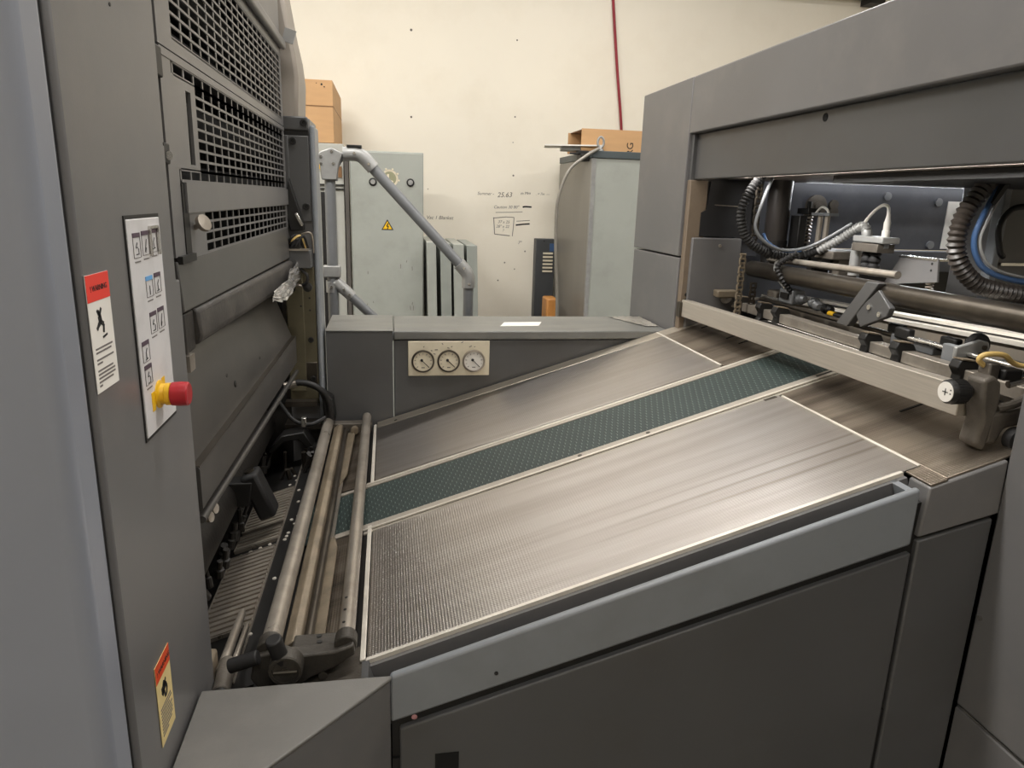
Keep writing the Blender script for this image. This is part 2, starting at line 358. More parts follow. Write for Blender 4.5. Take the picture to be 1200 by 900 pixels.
# warning sticker with falling figure
st = face_quad(0.676, 0.729, -0.182, -0.0755).build('warning_label', PAPER, press)
st['label'] = 'white warning sticker with red header and falling figure'
face_quad(0.676, 0.729, -0.0995, -0.0755, XF+0.0006, 0.0003).build('label_header', REDP, st)
text('! WARNING', 0.0072, (XF+0.001, 0.684, -0.0905), (0, 1, 0), (0, 0, 1), INK, st, 'label_title')
def strokes(segs, wd, y0, z0, sc, x, parent, name, m=INK):
    mb = MB()
    for a, b, ww in segs:
        p = Vector((x, y0+a[0]*sc, z0+a[1]*sc)); q = Vector((x, y0+b[0]*sc, z0+b[1]*sc))
        mb.bar(p, q, wd*ww, 0.0004, up=(1, 0, 0))
    return mb.build(name, m, parent)
fig = [((0.2,0.95),(0.42,0.62),1.2), ((0.7,1.0),(0.42,0.62),1.2), ((0.42,0.66),(0.5,0.36),3.0), ((0.5,0.36),(0.2,0.22),1.8), ((0.2,0.22),(0.0,0.05),1.4), ((0.5,0.36),(0.85,0.2),1.8), ((0.85,0.2),(0.75,-0.2),1.4), ((0.3,0.75),(0.44,0.78),2.6), ((0.6,-0.42),(1.15,-0.34),0.8)]
strokes(fig, 0.0024, 0.690, -0.126, 0.019, XF+0.0009, st, 'falling_figure')
for k, (zz, l) in enumerate(((-0.143, .040), (-0.1465, .036), (-0.153, .040), (-0.1565, .012), (-0.163, .036), (-0.1665, .040), (-0.170, .040), (-0.1735, .034), (-0.177, .006))):
    face_quad(0.682, 0.682+l, zz, zz+0.0016, XF+0.0006, 0.0003).build('text_line', INKG, st)
# small yellowed sticker low on the cover
st2 = face_quad(0.737, 0.787, -0.617, -0.514).build('warning_label', YPAPER, press)
st2['label'] = 'yellowed warning sticker with orange header and hand symbol'
face_quad(0.737, 0.787, -0.536, -0.514, XF+0.0006, 0.0003).build('label_header', ORGP, st2)
text('! WARNING', 0.0083, (XF+0.001, 0.7415, -0.5285), (0, 1, 0), (0, 0, 1), INK, st2, 'label_title')
hand = [((0.3,1.0),(0.6,0.75),2.2), ((0.0,0.6),(0.75,0.7),3.2), ((0.1,0.6),(0.3,0.3),2.4), ((0.75,0.7),(0.9,0.35),1.3), ((0.9,0.35),(0.75,0.0),1.3), ((0.75,0.0),(0.5,0.0),1.3), ((0.5,0.0),(0.45,0.35),1.3), ((0.5,0.85),(0.8,1.0),1.2)]
strokes(hand, 0.0028, 0.751, -0.566, 0.02, XF+0.0009, st2, 'hand_symbol')
for k in range(9):
    face_quad(0.743, 0.743+(.036, .038, .03, .038, .036, .038, .037, .033, .02)[k], -0.574-k*0.0042, -0.572-k*0.0042, XF+0.0006, 0.0003).build('text_line', INKG, st2)
# control panel with buttons and emergency stop
cp = MB().box((XF-0.001, 0.789, -0.263), (XF+0.002, 0.896, -0.031)).build('control_panel', PANEL, press, bevel=0.0008)
cp['label'] = 'tall light grey control panel with printed push buttons'
MB().box((XF-0.0005, 0.786, -0.267), (XF+0.0008, 0.899, -0.027)).build('panel_gap', BLACK, press)
XP = XF+0.002
def push_button(y, z, bar, glyph, wy=0.022, hz=0.021):
    o = MB()
    for (a, b) in (((y-wy/2, z-hz/2), (y+wy/2, z-hz/2)), ((y+wy/2, z-hz/2), (y+wy/2, z+hz/2)), ((y+wy/2, z+hz/2), (y-wy/2, z+hz/2)), ((y-wy/2, z+hz/2), (y-wy/2, z-hz/2))):
        o.bar((XP+0.0004, a[0], a[1]), (XP+0.0004, b[0], b[1]), 0.0004, 0.0005, up=(1, 0, 0))
    o = o.build('push_button', INKG, cp)
    face_quad(y-wy/2, y+wy/2, z+hz/2, z+hz/2+0.0045, XP, 0.0008).build('colour_bar', bar, o)
    strokes(glyph, 0.0009, y-0.005, z-0.008, 0.010, XP+0.0006, o, 'button_symbol')
    face_quad(y-wy/2+0.002, y+wy/2-0.003, z-hz/2-0.005, z-hz/2-0.0036, XP, 0.0004).build('button_text', INKG, o)
g1 = [((0.1,0.1),(0.9,0.1),1), ((0.9,0.1),(0.9,0.7),1), ((0.2,0.8),(0.6,1.3),1), ((0.2,0.8),(0.7,0.8),1)]
g2 = [((0.2,0.1),(0.8,1.4),1.2), ((0.3,0.0),(0.6,0.5),1)]
g3 = [((0.1,0.1),(0.9,0.2),1), ((0.5,0.2),(0.4,0.9),1.2), ((0.4,0.9),(0.8,1.3),1)]
push_button(0.812, -0.060, PURP, g1); push_button(0.840, -0.059, PURP, g2); push_button(0.868, -0.058, PURP, g3)
push_button(0.840, -0.106, BLUEP, [((0.5,0.1),(0.5,1.1),1.2)], hz=0.018); push_button(0.869, -0.105, PURP, g3, hz=0.018)
push_button(0.842, -0.146, PURP, g1, hz=0.019); push_button(0.870, -0.145, PURP, g2, hz=0.019)
push_button(0.808, -0.172, PURP, g3, hz=0.018); push_button(0.809, -0.198, PURP, g1, hz=0.017)
fr = MB()
for a, b in (((0.854, -0.072), (0.854, -0.041)), ((0.854, -0.041), (0.882, -0.041)), ((0.882, -0.041), (0.882, -0.072))):
    fr.bar((XP+0.0015, a[0], a[1]), (XP+0.0015, b[0], b[1]), 0.003, 0.003, up=(1, 0, 0))
fr.build('button_guard', STEEL_B, cp)
ye = Vector((XP, 0.838, -0.226))
es = MB().lathe([(0.0160, 0), (0.0160, 0.0015), (0.0122, 0.003), (0.0116, 0.007), (0.0128, 0.008), (0.0128, 0.013), (0.0112, 0.014)], ye, (1, 0, 0), 28).build('emergency_stop', YEL, press)
es['label'] = 'red mushroom stop button on yellow collar'
MB().lathe([(0.0112, 0.013), (0.0134, 0.0142), (0.0140, 0.023), (0.0136, 0.031), (0.0120, 0.0325), (0.004, 0.0328)], ye, (1, 0, 0), 28).build('button_head', RED, es)
for sy in (-0.021, 0.018):
    face_quad(ye.y+sy-0.0055, ye.y+sy+0.0055, ye.z-0.011+sy*0.12, ye.z+0.012+sy*0.2, XP, 0.0004).build('yellow_mark', YELP, cp)
for (yy, zz) in ((0.812, 0.171), (0.948, 0.052)):
    MB().lathe([(0.002, 0), (0.002, 0.0006)], (-0.262, yy, zz), (1, 0, 0), 10).build('screw_hole', BLACK, press)

# ---- slotted guards between the side frames
def bars(mb, x, y0, y1, z0, z1, cols, rows, bw=0.0060, bh=0.0036, t=0.0025):
    for i in range(rows+1):
        z = z0+(z1-z0)*i/rows; mb.box((x-t, y0, z-bh/2), (x, y1, z+bh/2))
    for j in range(cols+1):
        y = y0+(y1-y0)*j/cols; mb.box((x-t, y-bw/2, z0), (x-0.0008, y+bw/2, z1))
XG = -0.268
ga = MB()
ga.box((XG-0.005, 0.982, 0.170), (XG, 2.06, 0.187)); ga.box((XG-0.005, 0.982, 0.336), (XG, 2.06, 0.55)); ga.box((XG-0.005, 0.982, 0.187), (XG, 1.045, 0.336)); ga.box((XG-0.005, 2.03, 0.187), (XG, 2.06, 0.336))
bars(ga, XG, 1.045, 2.03, 0.187, 0.336, 19, 10)
ga.build('upper_guard', PAINT, press)
MB().box((XG-0.001, 0.99, 0.356), (XG+0.014, 2.07, 0.380)).build('guard_rail', PAINT, press, bevel=0.006)
gb = MB()
gb.box((XG-0.005, 0.982, 0.158), (XG+0.001, 2.06, 0.1675)); gb.box((XG-0.005, 0.982, -0.085), (XG, 1.03, 0.158)); gb.box((XG-0.005, 2.03, -0.09), (XG, 2.06, 0.158))
bars(gb, XG, 1.04, 2.03, 0.143, 0.158, 19, 1); bars(gb, XG, 1.144, 2.03, 0.026, 0.143, 17, 8); bars(gb, XG, 1.04, 2.03, 0.0115, 0.026, 19, 1)
for a in ((1.03, 0.026, 1.092, 0.143), (1.118, 0.026, 1.144, 0.143), (1.092, 0.026, 1.118, 0.034), (1.092, 0.130, 1.118, 0.143)):
    gb.box((XG-0.005, a[0], a[1]), (XG, a[2], a[3]))
gb.box((XG-0.004, 1.045, -0.03), (XG+0.004, 2.055, 0.0095)); gb.box((XG-0.005, 1.06, -0.092), (XG, 1.15, -0.03))
bars(gb, XG, 1.15, 2.03, -0.09, -0.03, 17, 4)
gb.build('lower_guard', PAINT, press)
MB().loft([(XG-0.008, -0.092), (XG, -0.09), (XG+0.004, -0.156), (XG-0.004, -0.158)], 0.985, [(XG-0.008, -0.092), (XG, -0.09), (XG+0.004, -0.171), (XG-0.004, -0.174)], 2.06).build('lower_plate', GUARD_M, press, bevel=0.002)
MB().box((XG-0.002, 1.031, -0.085), (XG+0.0012, 1.058, 0.008)).build('guard_recess', BLACK, press)
MB().box((XG-0.002, 0.99, -0.094), (XG+0.006, 1.06, -0.084)).build('guard_catch', BLACK, press)
MB().lathe([(0.004, -0.01), (0.004, 0.004), (0.0115, 0.004), (0.0125, 0.007), (0.0115, 0.0105), (0.003, 0.011)], (XG+0.008, 1.08, -0.047), (0.80, -0.45, 0.40), 20).build('thumb_screw', STEEL, press)
MB().lathe([(0.0035, 0), (0.0055, 0.004), (0.0055, 0.006), (0.002, 0.006)], (XG, 0.975, 0.040), (1, -0.6, 0), 14).build('hinge_pin', STEEL_B, press)
MB().box((XG-0.06, 0.965, -0.25), (XG-0.012, 0.9815, 0.55)).build('guard_gap', DARKHOLE, press)  # near-black block paints the shade in the gap
for (z0_, z1_) in ((0.13, 0.165), (0.03, 0.055)): MB().box((XG-0.02, 0.958, z0_), (XG+0.003, 0.985, z1_)).build('guard_hinge', BLACK, press, bevel=0.002)
# near-black sheets added to shut out light behind the guards
it = MB(); it.box((-0.42, 0.97, -0.25), (-0.40, 2.1, 0.55)); it.box((-0.42, 2.095, -0.6), (-0.30, 2.11, 0.55)); it.box((-0.42, 0.97, 0.53), (-0.275, 2.1, 0.55)); it.build('light_block_panel', DARKHOLE, press)
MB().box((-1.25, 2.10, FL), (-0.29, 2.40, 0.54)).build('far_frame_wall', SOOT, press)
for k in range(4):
    MB().cyl((-0.345, 0.98, 0.31-k*0.1), (-0.345, 2.08, 0.31-k*0.1), 0.034-0.004*(k % 2), seg=24).build('inner_roller', DARKHOLE, press)  # near-black colour puts the inner shade onto the rollers
# padded bar and oblique sheet below
pb = MB(); 
rr = [(-0.292, -0.160), (-0.268, -0.158), (-0.262, -0.163), (-0.258, -0.198), (-0.262, -0.208), (-0.272, -0.212), (-0.292, -0.206)]
rf = [(-0.292, -0.178), (-0.264, -0.176), (-0.256, -0.182), (-0.252, -0.226), (-0.258, -0.236), (-0.270, -0.240), (-0.292, -0.236)]
pb.loft(rr, 1.045, rf, 2.03); pb.build('padded_bar', TAN if 0 else mat('sooty_grey_bar', (58, 55, 52), 0.55, var=0.2, scale=20, bump=0.3, bscale=120, dirt=(96, 90, 84), dirt_amt=0.5, dscale=14), press, bevel=0.004)
MB().box((-0.30, 0.995, -0.215), (-0.268, 1.043, -0.160)).build('bar_bracket', SOOT, press, bevel=0.003)
MB().box((-0.285, 0.99, -0.238), (-0.264, 1.015, -0.216)).build('bar_foot', STEEL, press)
ob = MB()
prof = [(-0.292, -0.218), (-0.280, -0.246), (-0.2735, -0.372), (-0.264, -0.372), (-0.262, -0.376), (-0.262, -0.434), (-0.266, -0.438), (-0.272, -0.434), (-0.272, -0.384), (-0.284, -0.378), (-0.290, -0.248), (-0.300, -0.222)]
proff = [(-0.322, -0.268), (-0.304, -0.290), (-0.269, -0.386), (-0.260, -0.386), (-0.258, -0.390), (-0.258, -0.460), (-0.262, -0.465), (-0.268, -0.460), (-0.268, -0.397), (-0.276, -0.394), (-0.312, -0.294), (-0.330, -0.272)]
ob.loft(prof, 0.985, proff, 2.03); ob.build('oblique_guard', GUARD_D, press)
MB().loft([(-0.274, -0.371), (-0.2625, -0.371), (-0.2625, -0.373), (-0.274, -0.373)], 0.987, [(-0.2695, -0.385), (-0.2585, -0.385), (-0.2585, -0.387), (-0.2695, -0.387)], 2.028).build('guard_lip', STEEL_D, press)
MB().cyl((-0.266, 0.99, -0.453), (-0.262, 2.05, -0.492), 0.0055, seg=14).build('guard_rod', GUARD_D, press)
for (px, yy, pz) in ((-0.2802, 1.50, -0.312), (-0.2762, 1.55, -0.339), (-0.279, 1.25, -0.304), (-0.2755, 1.30, -0.334)):
    MB().lathe([(0.0065, -0.004), (0.006, 0.003), (0.0025, 0.003)], (px, yy, pz), (0.97, 0, 0.2), 12).build('guard_screw', BLACK, press)
for yy in (1.02, 1.05):
    MB().lathe([(0.008, 0), (0.008, 0.006), (0.004, 0.007)], (-0.266, yy, -0.463), (1, -0.3, 0.2), 12).build('end_bolt', STEEL, press)
# dark machine body below and behind
MB().box((-1.2, 0.99, FL), (-0.46, 2.2, -0.30)).build('inner_body', SOOT, press)
MB().box((-0.46, 0.99, FL), (-0.215, 2.10, -0.80)).build('lower_body', SOOT, press)
MB().cyl((-0.395, 1.0, -0.66), (-0.395, 2.08, -0.66), 0.06, seg=32).build('impression_roller', SOOT, press)
for k in range(26):
    yy = 1.05+k*0.04; s = random.uniform(0.006, 0.013)
    MB().lathe([(s, 0), (s, 0.02), (s*0.6, 0.022), (s*0.6, 0.035+random.random()*0.02)], (-0.352+random.uniform(-.012, .012), yy, -0.752), (random.uniform(-.4, .4), random.uniform(-.5, .5), 1), 10).build('gripper', SOOT, press)
# far side frame
MB().box((-0.29, 2.10, FL), (-0.205, 2.28, 0.196)).build('side_frame', PAINT, press, bevel=0.004)
MB().box((-0.206, 2.088, FL), (-0.192, 2.20, 0.178)).build('frame_edge', PAINT_L, press, bevel=0.006, seg=3)
MB().box((-0.288, 2.090, -0.075), (-0.209, 2.101, 0.150)).build('frame_plate', PAINT_D, press, bevel=0.002)
MB().box((-0.282, 2.084, -0.06), (-0.262, 2.092, 0.150)).build('frame_rib', PAINT_D, press, bevel=0.002)
MB().box((-0.288, 2.088, 0.163), (-0.209, 2.101, 0.199)).build('frame_cap', PAINT_D, press, bevel=0.004)
MB().box((-0.288, 2.094, 0.150), (-0.209, 2.1, 0.163)).build('frame_groove', BLACK, press)
for (xx, zz) in ((-0.2195, 0.183), (-0.250, 0.136), (-0.2215, -0.035)):
    bolt('frame_bolt', (xx, 2.090, zz), (0, -1, 0), 0.0095, 0.006, press)
MB().box((-0.288, 2.092, -0.60), (-0.207, 2.101, -0.20)).build('oily_plate', OLIVE, press, bevel=0.002)
MB().box((-0.286, 2.086, -0.56), (-0.240, 2.093, -0.215)).build('oily_plate', OLIVE, press, bevel=0.002)
MB().box((-0.246, 2.090, -0.545), (-0.209, 2.094, -0.475)).build('oily_plate', STEEL_D, press, bevel=0.002)
for (xx, zz) in ((-0.268, -0.262), (-0.2235, -0.408), (-0.2215, -0.523), (-0.2225, -0.60)):
    bolt('plate_bolt', (xx, 2.088, zz), (0, -1, 0), 0.008, 0.006, press)
for (xx, zz) in ((-0.2225, -0.287), (-0.2225, -0.322), (-0.247, -0.31)):
    MB().lathe([(0.003, 0), (0.003, 0.001)], (xx, 2.086, zz), (0, -1, 0), 10).build('plate_hole', BLACK, press)
MB().box((-0.285, 2.03, -0.198), (-0.209, 2.10, -0.150)).build('wiring_bracket', PAINT_D, press, bevel=0.002)
MB().box((-0.285, 2.028, -0.151), (-0.214, 2.075, -0.146)).build('bracket_edge', STEEL, press)
for k in range(5):
    a = random.uniform(-0.27, -0.235); MB().tube(spline([(a, 2.05, -0.146), (a+0.01, 2.03, -0.118-0.006*k), (a+0.03, 2.04, -0.112), (a+0.04, 2.06, -0.146)], 6), 0.0032, 8).build('wire', COPPER if k == 1 else RUB, press)
MB().box((-0.262, 2.03, -0.146), (-0.235, 2.06, -0.118)).build('cable_plug', BLACK, press, bevel=0.003)
MB().tube(spline([(-0.24, 2.04, -0.20), (-0.222, 2.035, -0.215), (-0.222, 2.035, -0.235), (-0.235, 2.04, -0.245)], 6), 0.004, 8).build('wire', RUB, press)
MB().lathe([(0.012, 0), (0.012, 0.02), (0.004, 0.022)], (-0.222, 2.06, -0.252), (0, -1, 0), 14).build('sensor_head', BLACK, press)
MB().cyl((-0.256, 2.045, -0.244), (-0.224, 2.045, -0.250), 0.004, seg=8).build('sensor_rod', STEEL, press)
arm = MB(); arm.prism([(-0.262, 0.04), (-0.228, -0.075), (-0.226, -0.098), (-0.262, -0.100), (-0.272, -0.06)], 'xz', 2.055, 2.082); arm.build('latch_arm', BLACK, press, bevel=0.003)
MB().bar((-0.246, 2.052, -0.052), (-0.231, 2.052, -0.085), 0.006, 0.009).build('latch_plate', STEEL_B, press, bevel=0.002)
MB().tube(spline([(-0.235, 2.06, -0.108), (-0.214, 2.06, -0.103), (-0.207, 2.07, -0.115), (-0.206, 2.085, -0.16)], 6), 0.0025, 8).build('wire', STEEL, press)
MB().prism([(-0.42, 0.19), (-0.238, 0.19), (-0.232, 0.30), (-0.238, 0.36), (-0.25, 0.42), (-0.27, 0.55), (-0.42, 0.55)], 'xz', 2.12, 2.32).build('rear_cover', mat('warm_grey_cover', (150, 142, 132), 0.5, var=0.1, scale=4, stretch=(6, 6, 1)), press, bevel=0.01)
pk = MB(); pk.obox((-0.247, 2.09, 0.395), (0.014, 0, -0.004), (0, 0.003, 0), (0.005, 0, 0.016)); pk.build('perforated_bracket', GALV_L, press)
# hose and fittings in the far corner
MB().tube(spline([(-0.285, 2.03, -0.528), (-0.25, 2.03, -0.520), (-0.205, 2.03, -0.535), (-0.178, 2.04, -0.575), (-0.172, 2.05, -0.64)], 8), 0.009, 12).build('black_hose', RUB, press)
MB().cyl((-0.295, 2.03, -0.530), (-0.262, 2.03, -0.522), 0.0105, seg=14).build('hose_fitting', STEEL, press)
MB().prism([(-0.208, -0.545), (-0.165, -0.575), (-0.158, -0.64), (-0.19, -0.64), (-0.195, -0.575)], 'xz', 2.045, 2.10).build('hose_guard', BLACK, press, bevel=0.004)
MB().tube(spline([(-0.31, 2.02, -0.575), (-0.27, 2.0, -0.622), (-0.225, 2.0, -0.635), (-0.185, 2.02, -0.622)], 8), 0.006, 10).build('black_hose', RUB, press)
MB().box((-0.249, 1.985, -0.64), (-0.235, 2.005, -0.612)).build('hose_clip', STEEL_B, press, bevel=0.002)
MB().box((-0.30, 2.06, -0.60), (-0.21, 2.09, -0.585)).build('cross_strip', STEEL_D, press)
MB().box((-0.30, 2.03, -0.66), (-0.20, 2.09, -0.645)).build('cross_strip', STEEL_D, press)
bk = MB(); bk.prism([(-0.34, -0.70), (-0.30, -0.655), (-0.24, -0.645), (-0.215, -0.69), (-0.235, -0.69), (-0.255, -0.668), (-0.295, -0.674), (-0.33, -0.71)], 'xz', 1.96, 2.02); bk.build('curved_lever', BLACK, press, bevel=0.003)
# ---- register table in front of the cylinder: ribbed plates, black strips and adjusters
rt = MB(); slab(rt, -0.40, -0.195, 1.0, 2.03, -0.022, -0.012); rt.build('register_table', BLACK, press)
def ribbed(y0, y1, n):
    o = MB(); slab(o, -0.345, -0.252, y0, y1, -0.0115, -0.008)
    for k in range(n):
        y = y0+(y1-y0)*(k+0.5)/n; slab(o, -0.344, -0.253, y-(y1-y0)/n*0.30, y+(y1-y0)/n*0.30, -0.008, -0.004)
    o.build('ribbed_plate', STEEL, press)
    for (a, b, c, d) in ((-0.347, -0.345, y0-0.002, y1+0.002), (-0.346, -0.252, y1, y1+0.003), (-0.346, -0.252, y0-0.003, y0)):
        e = MB(); slab(e, a, b, c, d, -0.0115, -0.004); e.build('plate_edge', STEEL, press)
ribbed(1.17, 1.475, 17); ribbed(1.60, 1.80, 12); ribbed(1.51, 1.575, 4)
for xx in (-0.252, -0.199):
    e = MB(); slab(e, xx-0.001, xx+0.001, 1.02, 1.98, -0.012, -0.008); e.build('strip_edge', STEEL, press)
for (xx, yy) in ((-0.235, 1.33), (-0.218, 1.345), (-0.238, 1.50), (-0.236, 1.515), (-0.234, 1.53), (-0.225, 1.57), (-0.236, 1.60), (-0.222, 1.61), (-0.232, 1.70), (-0.24, 1.78), (-0.29, 1.497), (-0.31, 1.494), (-0.33, 1.49), (-0.345, 1.488), (-0.27, 1.50), (-0.278, 1.145), (-0.262, 1.105), (-0.245, 1.07), (-0.25, 1.15), (-0.27, 1.84), (-0.255, 1.86), (-0.265, 1.90)):
    p = SB(xx, yy, -0.012); MB().lathe([(0.0042, 0), (0.0038, 0.0022), (0.001, 0.0024)], p, (-math.sin(TH), 0, math.cos(TH)), 10).build('glint_screw', STRIP, press)  # pale colour paints bright glints onto the dots
text('8058', 0.016, SB(-0.333, 1.128, -0.0115), (math.cos(TH), -0.12, math.sin(TH)), (0, 1, 0), INKG, press, 'stamped_number')
e = MB(); slab(e, -0.20, -0.185, 1.30, 1.53, -0.012, 0.006); e.build('guide_strip', STEEL, press, bevel=0.002)
# black lever block reaching over the register table
bl = MB(); bl.obox((-0.292, 1.56, -0.655), (0.020, 0, -0.052), (0.018, 0, 0.007), (0, 0.03, 0)); bl.build('lever_block', RUB, press, bevel=0.008)
bl = MB(); bl.obox((-0.335, 1.55, -0.645), (0.03, 0, 0), (0, 0.022, 0), (0.004, 0, 0.028)); bl.build('lever_arm', RUB, press, bevel=0.003)
MB().lathe([(0.012, 0), (0.012, 0.004), (0.005, 0.005)], (-0.312, 1.56, -0.603), (-0.36, 0, 0.93), 14).build('lever_screw', STEEL_D, press)
bl = MB(); bl.box((-0.40, 1.14, -0.72), (-0.345, 1.24, -0.53)); bl.build('gripper_shield', SOOT, press, bevel=0.006)
# adjusters at the near end
for (xx, yy, l, r) in ((-0.262, 1.02, 0.165, 0.0085), (-0.245, 1.03, 0.10, 0.005)):
    p = Vector(SB(xx, yy, 0.014)); q = Vector(SB(xx+0.006, yy+l, 0.02)); MB().tube([p, p.lerp(q, 0.93), q], [r, r*0.8, r*0.3], 12).build('adjuster_rod', STEEL, press)
MB().cyl((-0.252, 0.955, -0.715), (-0.256, 1.03, -0.715), 0.013, seg=20).build('adjuster_collar', CAST, press, bevel=0.002)
MB().cyl((-0.252, 0.948, -0.715), (-0.252, 0.957, -0.715), 0.011, seg=16).build('adjuster_nut', BLACK, press)
MB().box((-0.30, 0.99, -0.745), (-0.275, 1.05, -0.70)).build('adjuster_block', TAN, press, bevel=0.005)
MB().lathe([(0.012, 0), (0.012, 0.03), (0.008, 0.032)], (-0.288, 0.965, -0.72), (0, 1, 0.2), 14).build('adjuster_collar', TAN, press)
for k in range(14):
    p = SB(-0.31+random.random()*0.09, 1.86+random.random()*0.13, -0.01); l = random.uniform(0.02, 0.06)
    MB().cyl(p, (p[0]+random.uniform(-.01, .02), p[1]-random.uniform(0.0, .03), p[2]+l), random.uniform(0.004, 0.008), seg=8).build('side_lay_pin', STEEL_D if k % 2 else SOOT, press)
# ================================================================ feed table (inclined board with belt and side covers)
tbl = thing('feed_table', 'inclined studded steel feed board with green perforated belt between side covers', 'feed table', (0.4, 1.5, FL))
def board(name, x0, x1, y0, y1, m, n1=0.0, t=0.004, bev=0.001):
    o = MB(); slab(o, x0, x1, y0, y1, n1-t, n1); return o.build(name, m, tbl, bevel=bev)
# studded sheets
board('board_plate', -0.040, 0.828, 0.944, 1.372, BOARD)
board('board_plate', -0.040, 0.828, 1.650, 2.055, BOARD)
board('board_margin', -0.040, 1.02, 2.056, 2.113, BOARD_P)
board('board_plate', 0.834, 1.02, 0.890, 1.372, BOARD_R)
board('board_plate', 0.834, 1.02, 1.650, 2.055, BOARD_R)
board('board_plate', 0.806, 0.834, 0.886, 0.942, BOARD_R)
board('infeed_plate', -0.135, -0.062, 0.99, 1.385, BOARD_R); board('infeed_plate', -0.135, -0.062, 1.64, 2.09, BOARD_R)
board('infeed_plate', -0.195, -0.046, 0.900, 0.99, CAST, n1=-0.004)
# edge strips of the sheets
for (a, b, c, d) in ((-0.050, -0.042, 0.945, 1.40), (-0.050, -0.042, 1.632, 2.09), (0.8285, 0.8335, 0.944, 1.36), (0.8285, 0.8335, 1.655, 2.11)):
    board('joint_strip', a, b, c, d, STRIP, n1=0.0015)
board('joint_plate', 0.795, 0.822, 1.362, 1.372, STEEL_D, n1=0.001)
board('gap_strip', -0.060, -0.050, 0.90, 2.09, BLACK, n1=-0.006)
# belt and its guides
board('suction_belt', -0.215, 1.02, 1.412, 1.612, BELT, n1=-0.001, t=0.003)
board('belt_guide', -0.120, 1.02, 1.391, 1.411, ALU, n1=0.001)
board('belt_edge', -0.060, 1.02, 1.3845, 1.390, STRIP, n1=0.002)
board('belt_guide', -0.120, 1.02, 1.613, 1.628, ALU, n1=0.001)
board('belt_edge', -0.060, 1.02, 1.629, 1.6345, STRIP, n1=0.002)
board('belt_guide', -0.060, 1.02, 1.373, 1.384, ALU, n1=-0.002); board('belt_guide', -0.060, 1.02, 1.636, 1.649, ALU, n1=-0.002)
board('under_plate', -0.215, 1.02, 0.97, 2.10, BLACK, n1=-0.008, t=0.004)
for (xx, yy) in ((0.55, 1.3985), (0.40, 1.3985), (0.015, 2.07)):
    p = SB(xx, yy, 0.001); MB().lathe([(0.005, 0), (0.0045, 0.001), (0.0015, 0.001)], p, (-math.sin(TH), 0, math.cos(TH)), 12).build('board_screw', STEEL_D, tbl)
# paper guides: thin wire slots on the soiled upper sheets
for (ya, yb) in ((2.027, 1.988), (1.85, 1.831), (1.777, 1.757), (1.408, 1.389), (1.136, 1.121)):
    yy = (ya+yb)/2; o = MB(); slab(o, 0.932, 1.02, yy-0.0022, yy+0.0022, 0.0, 0.002); o.build('wire_guide', BLACK, tbl)
# near edge: lip, skirt and gutter
o = MB(); slab(o, -0.040, 0.80, 0.938, 0.945, -0.006, 0.0025); o.build('board_lip', STRIP, tbl)
o = MB(); slab(o, -0.040, 0.80, 0.930, 0.938, -0.11, -0.004); o.build('board_skirt', PAINT, tbl)
o = MB(); slab(o, -0.02, 0.79, 0.897, 0.930, -0.075, -0.068); o.build('gutter_floor', PAINT_D, tbl)
o = MB(); slab(o, 0.775, 0.785, 0.897, 0.936, -0.06, -0.004); o.build('gutter_end', PAINT_L, tbl)
o = MB(); slab(o, -0.046, -0.036, 0.888, 0.940, -0.09, 0.002); o.build('gutter_end', PAINT_D, tbl)
MB().prism([(-0.006, bz(0.0)-0.002), (0.790, bz(0.790)), (0.790, bz(0.790)-0.094), (-0.006, bz(0.0)-0.079)], 'xz', 0.884, 0.898).build('side_rail', PAINT_L, tbl, bevel=0.005, seg=3)
MB().lathe([(0.003, 0), (0.003, 0.001)], (0.146, 0.8838, -0.665), (0, -1, 0), 10).build('screw_hole', BLACK, tbl)
MB().prism([(0.007, -0.746), (0.792, bz(0.790)-0.107), (0.792, FL+0.1), (0.007, FL+0.1)], 'xz', 0.884, 0.905).build('side_door', PAINT_D, tbl, bevel=0.003)
MB().box((-0.004, 0.889, FL), (0.93, 0.93, -0.80)).build('door_frame', BLACK, tbl)
MB().prism([(-0.004, -0.80), (0.93, -0.80), (0.93, bz(0.93)-0.03), (-0.004, bz(0)-0.03)], 'xz', 0.8935, 0.932).build('door_frame', BLACK, tbl)
MB().box((0.058, 0.8825, -0.845), (0.093, 0.8845, -0.794)).build('door_latch', DARKHOLE, tbl)
MB().prism([(0.804, bz(0.804)-0.004), (0.932, bz(0.932)-0.004), (0.935, -0.452), (0.799, -0.486)], 'xz', 0.884, 0.93).build('corner_panel', PAINT, tbl, bevel=0.003)
MB().prism([(0.800, -0.492), (0.926, -0.460), (0.926, FL+0.1), (0.800, FL+0.1)], 'xz', 0.884, 0.93).build('corner_door', PAINT_D, tbl, bevel=0.003)
# corner cover beside the press: flat top and slanted side
MB().prism([(-0.258, 0.886), (-0.004, 0.886), (-0.004, 0.880), (-0.258, 0.626)], 'xy', -0.662, -0.656).build('corner_top', PAINT_L if 0 else mat('grey_cover_top', (104, 102, 98), 0.42, var=0.08, scale=5, bump=0.1, bscale=500, dirt=(140, 136, 130), dirt_amt=0.3, dscale=6), tbl, bevel=0.002)
MB().prism([(-0.258, 0.884), (-0.006, 0.884), (-0.006, 0.8805), (-0.258, 0.629)], 'xy', FL, -0.6625).build('corner_cover', PAINT, tbl, bevel=0.002)
# splashes on the rail
MB().lathe([(0.0045, 0), (0.003, 0.0008)], (0.028, 0.8838, -0.727), (0, -1, 0), 8).build('pink_splash', mat('pink_ink', (168, 120, 122), 0.5), tbl)
# underside beam so the board is carried
MB().prism([(-0.20, bz(-0.20)-0.03), (1.0, bz(1.0)-0.03), (1.0, -0.62), (0.3, -0.86), (-0.20, -0.86)], 'xz', 0.98, 2.05).build('table_body', SOOT, tbl)

